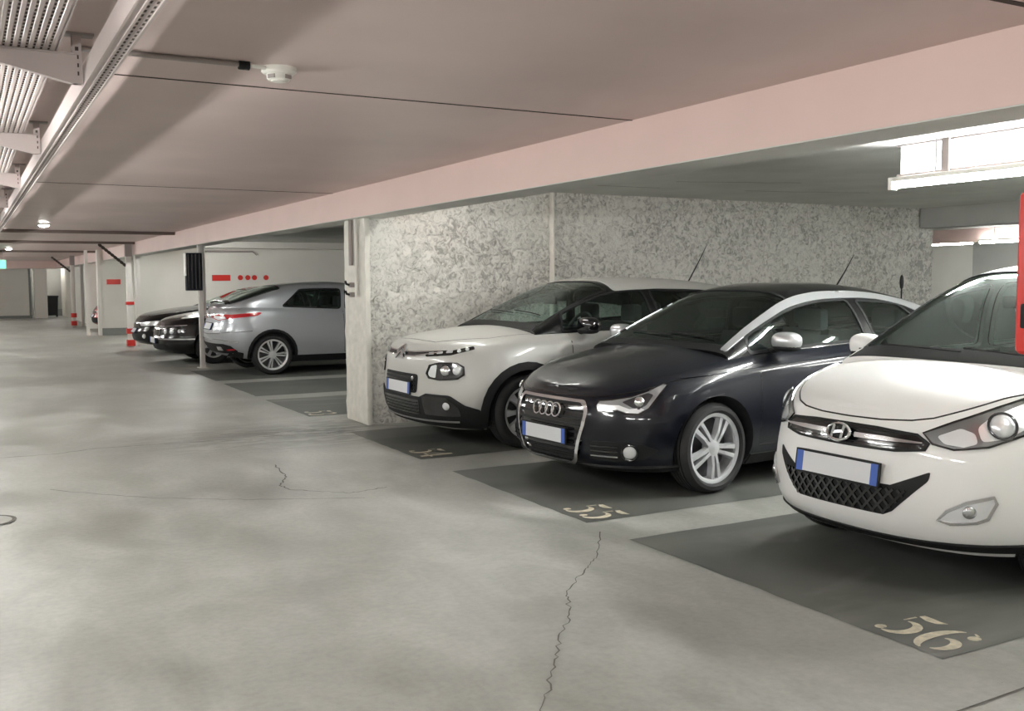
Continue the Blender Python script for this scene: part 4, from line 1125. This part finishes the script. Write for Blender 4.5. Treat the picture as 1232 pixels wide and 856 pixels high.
    for sd, par in ((1, a), (-1, b)):
        f = (lambda q, z, sd=sd: c.sz(q*sd, z)); c.line('fog_rim', Fg, f, 'satin_chrome', .014, .012, .012, closed=True, parent=par)
        c.lens('fog_bulb', .655, .41, .03, f, 'satin_chrome', par, .008, .4)
    c.line('bumper_seam', [(.455, .672+.04), (.47, .70)], c.sz, 'gloss_black', .005, .001, .004, both=True)
    c.line('bumper_seam', [(1.07, .90), (1.10, .62)], c.sz, 'gloss_black', .005, .001, .004, both=True)
    c.line('chin_lip', [(-1.2, .235), (0, .23), (1.2, .235)], c.sz, 'plastic', .05, .006, .02, step=.04)
    tail(c, .72, .95); c.antenna(3.0, .3, .8)
    wipers(c, [((.825, .45), (.85, .95)), ((.825, .95), (.85, 1.5))], 1)
    return c
white_city()

# ------------------------------------------------------------------ pearl crossover with black cladding
def pearl_crossover():
    c = Car(dict(L=3.996, W=1.749, R=.318, arch=.365, axles=(.82, 3.36),
        zb=[(0, .21), (.3, .18), (.8, .18), (3.2, .19), (3.996, .27)],
        zt=[(0, .835), (.04, .865), (.1, .89), (.25, .92), (.5, .945), (.9, .975), (1.3, .985), (2.0, 1.0), (3.0, 1.03), (3.6, 1.05), (3.996, 1.0)],
        crown=[(0, .008), (.12, .03), (.3, .05), (.9, .06), (1.3, .05), (3.996, .03)],
        levels=[(0, .12, .1, .9, 2.6, .66, 3, .5), (.08, .05, .05, .95, 2.7, .68, 3, .5), (.2, .02, .02, .985, 2.7, .70, 3, .55), (.38, 0, 0, 1.0, 2.7, .72, 3, .55), (.58, .004, 0, 1.0, 2.7, .76, 3, .55), (.75, .012, .01, .99, 2.7, .80, 3, .55), (.87, .02, .02, .972, 2.7, .84, 3, .5), (.945, .045, .04, .945, 2.7, .88, 3, .5), (1, .095, .08, .885, 2.7, .9, 3, .5)],
        flares=((.82, .014), (3.36, .014)),
        ztop=[(.96, 1.03), (1.15, 1.14), (1.38, 1.268), (1.6, 1.37), (1.8, 1.436), (2.02, 1.468), (2.3, 1.478), (2.7, 1.468), (3.2, 1.425), (3.5, 1.37), (3.7, 1.25), (3.85, 1.1), (3.88, 1.06)], tum=.26))
    place_car(c, 'crossover_car', 'pearl grey crossover hatchback with black wheel arch cladding against the rendered wall', 'car', (3.40, 8.30, 0), math.radians(.8))
    c.shell('paint_pearl')
    c.greenhouse('paint_black', [c.sidewin(1.24, 1.28, 2.28, 2.22, .76), c.sidewin(2.36, 2.30, 3.15, 3.0, .76)], (1.035, 1.84, .345, .36), (3.55, 3.8, .40, .36))
    QS = c.QS
    c.patch('roof_panel', [(1.90, .335*QS), (3.52, .345*QS), (3.52, (2-.345)*QS), (1.90, (2-.335)*QS)], c.gmap, 'paint_pearl', .005, .006, rnd=.06)
    c.patch('rear_pillar', [(3.12, .01), (3.7, .01), (3.6, .3*QS), (3.2, .34*QS), (3.05, .33*QS)], c.gmap, 'paint_pearl', .005, .006, both=True)
    cowl(c, 1.035); c.interior(); c.wheels('c3', .318, .20, math.radians(5))
    c.mirrors(1.42, 1.03, 'gloss_black', (.08, .12, .075))
    hood_seam(c, .155, .97, .85, .92)
    doors(c, (1.30, 2.33, 3.2), .33, handle=(2.18, 3.02), hm='paint_pearl')
    for xw in c.d['axles']: arch_trim(c, xw, .43, 'plastic')
    sill(c, 1.20, 2.98, .185, .31, off=.014)
    c.dz = .062
    sz0 = c.sz
    zz = (lambda q, z: sz0(q, z+.062))
    # thin upper band with emblem and daytime lamps
    B_ = [(-.66, .80), (-.3, .778), (0, .772), (.3, .778), (.66, .80), (.66, .782), (.3, .742), (0, .735), (-.3, .742), (-.66, .782)]
    g = c.patch('upper_grille', B_, zz, 'gloss_black', .005, .01, rnd=.006, step=.03)
    for dz in (0, -.035): c.line('chrome_bar', [(-.60, .792+dz*.3), (-.28, .772+dz), (-.1, .769+dz), (-.06, .785+dz*.6)], zz, 'chrome', .009, .014, .012, parent=g); c.line('chrome_bar', [(.60, .792+dz*.3), (.28, .772+dz), (.1, .769+dz), (.06, .785+dz*.6)], zz, 'chrome', .009, .014, .012, parent=g)
    em = None
    for dz in (.0, -.045):
        o = c.line('emblem' if em is None else 'chevron', [(-.085, .755+dz), (0, .812+dz), (.085, .755+dz)], zz, 'chrome', .024, .024, .016, parent=em); em = em or o
    D = [(.42, .775), (.66, .79), (.86, .835), (.88, .812), (.70, .762), (.44, .742)]
    a, b = c.patch('daytime_lamp', D, zz, 'gloss_black', .006, .012, both=True, rnd=.01, step=.03)
    for sd, par in ((1, a), (-1, b)):
        f = (lambda q, z, sd=sd: zz(q*sd, z))
        for q in (.50, .59, .68): c.patch('light_block', [(q-.028, .757+(q-.5)*.1), (q+.028, .762+(q-.5)*.1), (q+.028, .78+(q-.5)*.1), (q-.028, .775+(q-.5)*.1)], f, 'lamp_clear', .011, .006, parent=par, rnd=.006, step=.03)
        for q, z in ((.76, .796), (.82, .81)): c.lens('light_dot', q, z, .018, f, 'lamp_clear', par, .008, .4)
    M = [(-.345, .585), (.345, .585), (.335, .42), (-.335, .42)]
    g = c.patch('grille', M, zz, 'plastic', .005, .012, rnd=.035)
    for k in range(4): c.line('grille_bar', [(-.31, .45+k*.035), (.31, .45+k*.035)], zz, 'gloss_black', .012, .012, .01, parent=g)
    c.lens('sensor_cap', -.27, .548, .02, zz, 'satin_chrome', g, .01, .3); c.plate(zz, .458, .016)
    H = [(.47, .60), (.50, .565), (.62, .552), (.78, .565), (.83, .60), (.82, .665), (.76, .695), (.60, .692), (.50, .67)]
    a, b = c.patch('headlamp', H, zz, 'lamp_dark', .008, .014, both=True, rnd=.03, step=.03)
    for sd, par in ((1, a), (-1, b)):
        f = (lambda q, z, sd=sd: zz(q*sd, z)); c.patch('side_reflector', [(.49, .60), (.51, .575), (.575, .566), (.58, .68), (.52, .665)], f, 'lamp_clear', .012, .006, parent=par, rnd=.015, step=.03); c.lens('main_lamp', .665, .63, .048, f, 'chrome', par, .008, .5); c.lens('side_lamp', .765, .632, .036, f, 'lamp_clear', par, .008, .4)
        c.line('lamp_rim', H, f, 'gloss_black', .014, .014, .012, closed=True, parent=par)
    # black lower bumper
    K = [(-1.0, .19), (-1.0, .36), (-.86, .40), (-.72, .485), (-.47, .49), (-.38, .455), (.38, .455), (.47, .49), (.72, .485), (.86, .40), (1.0, .36), (1.0, .19), (.6, .215), (-.6, .215)]
    bp = c.patch('lower_bumper', K, c.sz, 'plastic', .012, .02, rnd=.03)
    c.patch('lower_grille', [(-.38, .43), (.38, .43), (.36, .30), (-.36, .30)], c.sz, 'gloss_black', .016, .008, parent=bp)
    for k in range(4): c.line('grille_bar', [(-.35, .32+k*.028), (.35, .32+k*.028)], c.sz, 'plastic', .008, .022, .01, parent=bp)
    for sd in (1, -1):
        f = (lambda q, z, sd=sd: c.sz(q*sd, z))
        fs = c.patch('fog_surround', [(.42, .465), (.69, .465), (.80, .385), (.82, .31), (.44, .31)], f, 'gloss_black', .016, .006, parent=bp)
        c.lens('fog_lamp', .69, .395, .034, f, 'lamp_clear', bp, .018, .35)
    c.line('skid_plate', [(-.8, .262), (0, .252), (.8, .262)], c.sz, 'metal_grey', .014, .018, .012, step=.04)
    tail(c, .78, .95); c.antenna(3.3, .42, .62)
    wipers(c, [((1.16, .48), (1.2, 1.0)), ((1.16, .98), (1.2, 1.48))], 1)
    return c
pearl_crossover()

# ------------------------------------------------------------------ silver hatchback parked nose-in
def silver_hatch():
    c = Car(dict(L=4.25, W=1.765, R=.318, arch=.365, axles=(.90, 3.42), 
        zb=[(0, .2), (.4, .18), (3.3, .2), (3.8, .26), (4.25, .34)],
        zt=[(0, .70), (.2, .80), (.5, .88), (.9, .94), (1.5, .97), (2.4, 1.0), (3.2, 1.04), (3.8, 1.06), (4.1, 1.05), (4.25, 1.0)],
        crown=[(0, .01), (.3, .05), (.9, .06), (3.2, .05), (4.25, .02)],
        levels=[(0, .12, .16, .9, 2.5, .8, 3.0, .55), (.1, .05, .07, .955, 2.5, .8, 3, .6), (.25, .012, .015, .985, 2.5, .8, 3, .62), (.4, 0, .0, 1, 2.5, .8, 3, .62), (.55, .004, .01, 1, 2.5, .8, 3, .62), (.7, .015, .045, .99, 2.5, .84, 3, .62), (.82, .03, .055, .975, 2.5, .86, 3, .62), (.92, .055, .07, .945, 2.5, .9, 3, .6), (1, .11, .10, .885, 2.5, .92, 3, .6)],
        flares=((.90, .014), (3.42, .02)),
        ztop=[(.85, .99), (1.1, 1.11), (1.4, 1.25), (1.75, 1.38), (2.1, 1.445), (2.4, 1.46), (2.7, 1.452), (3.0, 1.43), (3.3, 1.385), (3.6, 1.30), (3.9, 1.19), (4.08, 1.12), (4.13, 1.06)], tum=.28))
    place_car(c, 'hatchback_car', 'silver five-door hatchback parked nose-in with its red tail lamps to the aisle', 'car', (3.40+4.25, 16.35, 0), PI)
    c.shell('paint_silver')
    c.greenhouse('paint_silver', [c.sidewin(1.05, 1.1, 2.2, 2.16, .76), c.sidewin(2.28, 2.24, 3.24, 2.92, .76, .03)], (.98, 1.7, .345, .37), (3.22, 4.02, .40, .30))
    c.interior(); cowl(c, .98); c.wheels('civic', .318, .215)
    c.mirrors(1.2, 1.0, 'paint_silver')
    hood_seam(c, .18, .88, .8, .9); doors(c, (1.25, 2.25), .33)
    for xw in c.d['axles']: arch_trim(c, xw, .395, 'plastic', .006)
    sill(c, 1.28, 3.12, .20, .30); c.patch('rear_skirt', [(3.86, .27), (4.05, .30), (4.05, .40), (3.87, .36)], c.xz, 'plastic', .006, .01, both=True)
    T = [(.08, .955), (.5, .955), (.8, .955), (1.24, .985), (1.28, .972), (1.2, .935), (.9, .905), (.72, .885), (.5, .86), (.08, .90)]
    a, b = c.patch('tail_lamp', T, c.rz, 'lamp_red', .010, .014, both=True, rnd=.012, step=.03)
    for sd, par in ((1, a), (-1, b)):
        f = (lambda q, z, sd=sd: c.rz(q*sd, z))
        c.patch('clear_lens', [(.30, .90), (.50, .868), (.70, .89), (.66, .925), (.32, .925)], f, 'lamp_clear', .014, .006, parent=par, rnd=.01, step=.03)
        c.patch('reflector', [(.70, .40), (.86, .405), (.86, .425), (.70, .42)], f, 'lamp_red', .012, .008, parent=par, rnd=.005, step=.03)
        c.patch('exhaust_tip', [(.44, .40), (.62, .40), (.60, .46), (.46, .46)], f, 'chrome', .018, .02, parent=par, rnd=.01, step=.03)
    c.patch('rear_valance', [(-.80, .47), (-.66, .50), (.66, .50), (.80, .47), (.90, .385), (.7, .352), (-.7, .352), (-.90, .385)], c.rz, 'plastic', .006, .012)
    c.line('bumper_crease', [(-.95, .53), (-.6, .565), (.6, .565), (.95, .53)], c.rz, 'satin_chrome', .014, .008, .01)
    c.line('hatch_seam', [(.62, .99), (.60, .66), (0, .64)], c.rz, 'gloss_black', .007, .001, .004, both=True)
    c.line('bumper_seam', [(.62, .67), (1.15, .70)], c.rz, 'gloss_black', .006, .001, .004, both=True)
    c.plate(c.rz, .76, .012); p, n = c.rz(0, .93); e = c.torus('emblem', p+n*.02, n, .045, .007, 'chrome', c.root)
    QS = c.QS; c.patch('spoiler', [(4.0, .33*QS), (4.06, .31*QS), (4.06, 1.69*QS), (4.0, 1.67*QS)], c.gmap, 'gloss_black', .03, .03, rnd=0, step=.05)
    H = [(.5, .62), (.9, .70), (.9, .76), (.5, .68)]; c.patch('headlamp', H, c.sz, 'lamp_clear', .006, .01, both=True)
    return c
silver_hatch()

# ------------------------------------------------------------------ dark saloons further along
def saloon(label, paint, loc, rz, kind, name='saloon_car', group=None):
    c = Car(dict(L=4.45, W=1.75, R=.31, arch=.35, axles=(.88, 3.5),
        zb=[(0, .22), (.4, .19), (3.5, .2), (4.45, .28)],
        zt=[(0, .66), (.1, .72), (.3, .785), (.7, .845), (1.2, .90), (2, .94), (3.4, .97), (4.2, .96), (4.45, .9)],
        crown=[(0, .012), (.3, .045), (1, .06), (3.5, .05), (4.45, .03)],
        levels=[(0, .1, .1, .9, 2.7, .75, 3, .5), (.1, .03, .04, .96, 2.7, .78, 3, .5), (.3, 0, 0, 1, 2.7, .8, 3, .5), (.5, .0, 0, 1, 2.7, .82, 3, .5), (.6, .03, .02, .995, 2.7, .84, 3, .5), (.8, .045, .03, .975, 2.7, .86, 3, .5), (.92, .07, .05, .945, 2.7, .9, 3, .5), (1, .12, .09, .89, 2.7, .92, 3, .5)],
        ztop=[(1.35, .96), (1.6, 1.06), (1.9, 1.18), (2.2, 1.29), (2.5, 1.35), (2.8, 1.37), (3.1, 1.355), (3.45, 1.28), (3.7, 1.16), (3.95, 1.03), (4.0, 1.0)], tum=.32))
    place_car(c, name, label, 'car', loc, rz, group)
    c.shell(paint)
    c.greenhouse(paint, [c.sidewin(1.65, 1.7, 2.6, 2.55, .76), c.sidewin(2.7, 2.65, 3.5, 3.3, .74)], (1.48, 2.25, .35, .38), (3.35, 3.9, .4, .34))
    c.interior(); cowl(c, 1.48); c.wheels('plain', .31, .20); c.mirrors(1.75, .96, paint)
    hood_seam(c, .17, 1.32, .8, .9); doors(c, (1.6, 2.65, 3.4), .32)
    if kind == 0:
        H = [(.36, .60), (.40, .545), (.62, .54), (.92, .565), (.96, .61), (.80, .635), (.5, .63)]
        a, b = c.patch('headlamp', H, c.sz, 'lamp_dark', .008, .012, both=True)
        for sd, par in ((1, a), (-1, b)):
            f = (lambda q, z, sd=sd: c.sz(q*sd, z)); c.lens('main_lamp', .52, .588, .05, f, 'lamp_clear', par, .006, .5); c.lens('main_lamp', .68, .59, .05, f, 'lamp_clear', par, .006, .5); c.lens('turn_lamp', .83, .595, .035, f, 'lamp_clear', par, .006, .4)
        g = c.patch('grille', [(-.32, .625), (.32, .625), (.28, .50), (-.28, .50)], c.sz, 'gloss_black', .006, .01); c.line('chrome_frame', [(-.32, .625), (.32, .625), (.28, .50), (-.28, .50)], c.sz, 'chrome', .018, .012, .012, closed=True, parent=g)
        c.line('bumper_strip', [(-1.15, .455), (0, .45), (1.15, .455)], c.sz, 'satin_chrome', .022, .016, .018, step=.05)
        c.line('hood_chrome', [(-.95, .70), (-.4, .672), (0, .668), (.4, .672), (.95, .70)], c.sz, 'satin_chrome', .012, .006, .01)
        c.patch('lower_intake', [(-.6, .36), (.6, .36), (.5, .26), (-.5, .26)], c.sz, 'plastic', .004, .01); c.plate(c.sz, .42, .03)
    else:
        H = [(.38, .625), (.46, .57), (.75, .58), (1.02, .64), (1.05, .69), (.85, .68), (.6, .655)]
        a, b = c.patch('headlamp', H, c.sz, 'lamp_clear', .008, .012, both=True)
        c.patch('grille', [(-.36, .62), (.36, .62), (.36, .56), (-.36, .56)], c.sz, 'gloss_black', .006, .01)
        A = c.patch('lower_intake', [(-.8, .42), (.8, .42), (.7, .27), (-.7, .27)], c.sz, 'plastic', .004, .01)
        for sd in (1, -1): c.lens('fog_lamp', .62, .37, .05, (lambda q, z, sd=sd: c.sz(q*sd, z)), 'lamp_clear', A, .006, .4)
        c.plate(c.sz, .47, .012)
    tail(c, .72, .86)
    return c
saloon('black saloon with bright twin headlamps and a silver bumper strip beside the silver hatchback', 'paint_black', (3.02, 19.05, 0), 0, 0)
saloon('black saloon by the red-banded post with one bright swept headlamp', 'paint_black', (3.08, 22.0, 0), 0, 1)
saloon('distant red car parked behind the thin white post', 'paint_red', (3.4, 32.6, 0), 0, 1, 'parked_car')
saloon('dark grey car parked in the neighbouring aisle behind the white city car', 'paint_grey', (13.4, 6.3, 0), 0, 1, 'parked_car')

# ------------------------------------------------------------------ scooter behind the navy car, of which a mirror shows
sc_ = tag(empty('motor_scooter', (8.47, 7.35, 0), math.radians(-50)), 'dark motor scooter parked behind the navy hatchback, one mirror showing above its roof', 'scooter')
def sc_wheel(x):
    V, Fc = lathe_y([(-.05, .10), (-.055, .17), (-.04, .215), (0, .225), (.04, .215), (.055, .17), (.05, .10), (-.05, .10)], 32)
    w = mk('wheel', V, Fc, 'rubber', sc_); w.location = (x, 0, .225)
    V, Fc = lathe_y([(-.04, .02), (-.045, .11), (.045, .11), (.04, .02)], 20); mk('rim', V, Fc, 'alloy', w)
sc_wheel(0); sc_wheel(1.3)
prism('front_shield', [(.02, .42), (.16, .34), (.34, .38), (.24, .95), (.14, 1.02), (.06, .92)], 'y', -.17, .17, 'paint_grey', sc_)
prism('footboard', [(.28, .28), (.75, .28), (.75, .36), (.28, .36)], 'y', -.16, .16, 'plastic', sc_)
prism('rear_body', [(.7, .3), (1.15, .36), (1.55, .62), (1.62, .76), (1.3, .78), (.78, .74)], 'y', -.15, .15, 'paint_grey', sc_)
box('saddle', .8, 1.5, -.15, .15, .77, .85, 'seat_fabric', sc_, bev=.03)
ellipsoid('front_fender', (0, 0, .33), (.24, .075, .16), 'paint_grey', sc_)
tube('fork', [(0, .08, .225), (.12, .08, .6)], .02, 'metal_grey', sc_); tube('fork', [(0, -.08, .225), (.12, -.08, .6)], .02, 'metal_grey', sc_)
tube('handlebar', [(.26, -.34, 1.08), (.17, -.12, 1.03), (.17, .12, 1.03), (.26, .34, 1.08)], .016, 'black_plastic', sc_)
ellipsoid('headlamp', (.06, 0, .93), (.05, .1, .07), 'lamp_clear', sc_)
for s_ in (-1, 1):
    m_ = tube('mirror_stem', [(.22, s_*.24, 1.05), (.20, s_*.30, 1.25), (.20, s_*.33, 1.38)], .007, 'black_plastic', sc_)
    a_ = ellipsoid('mirror_head', (0, 0, 0), (.02, .045, .075), 'black_plastic', m_, 16, 10, .85); a_.location = (.20, s_*.335, 1.42); a_.rotation_euler = (.35*s_, 0, 0)
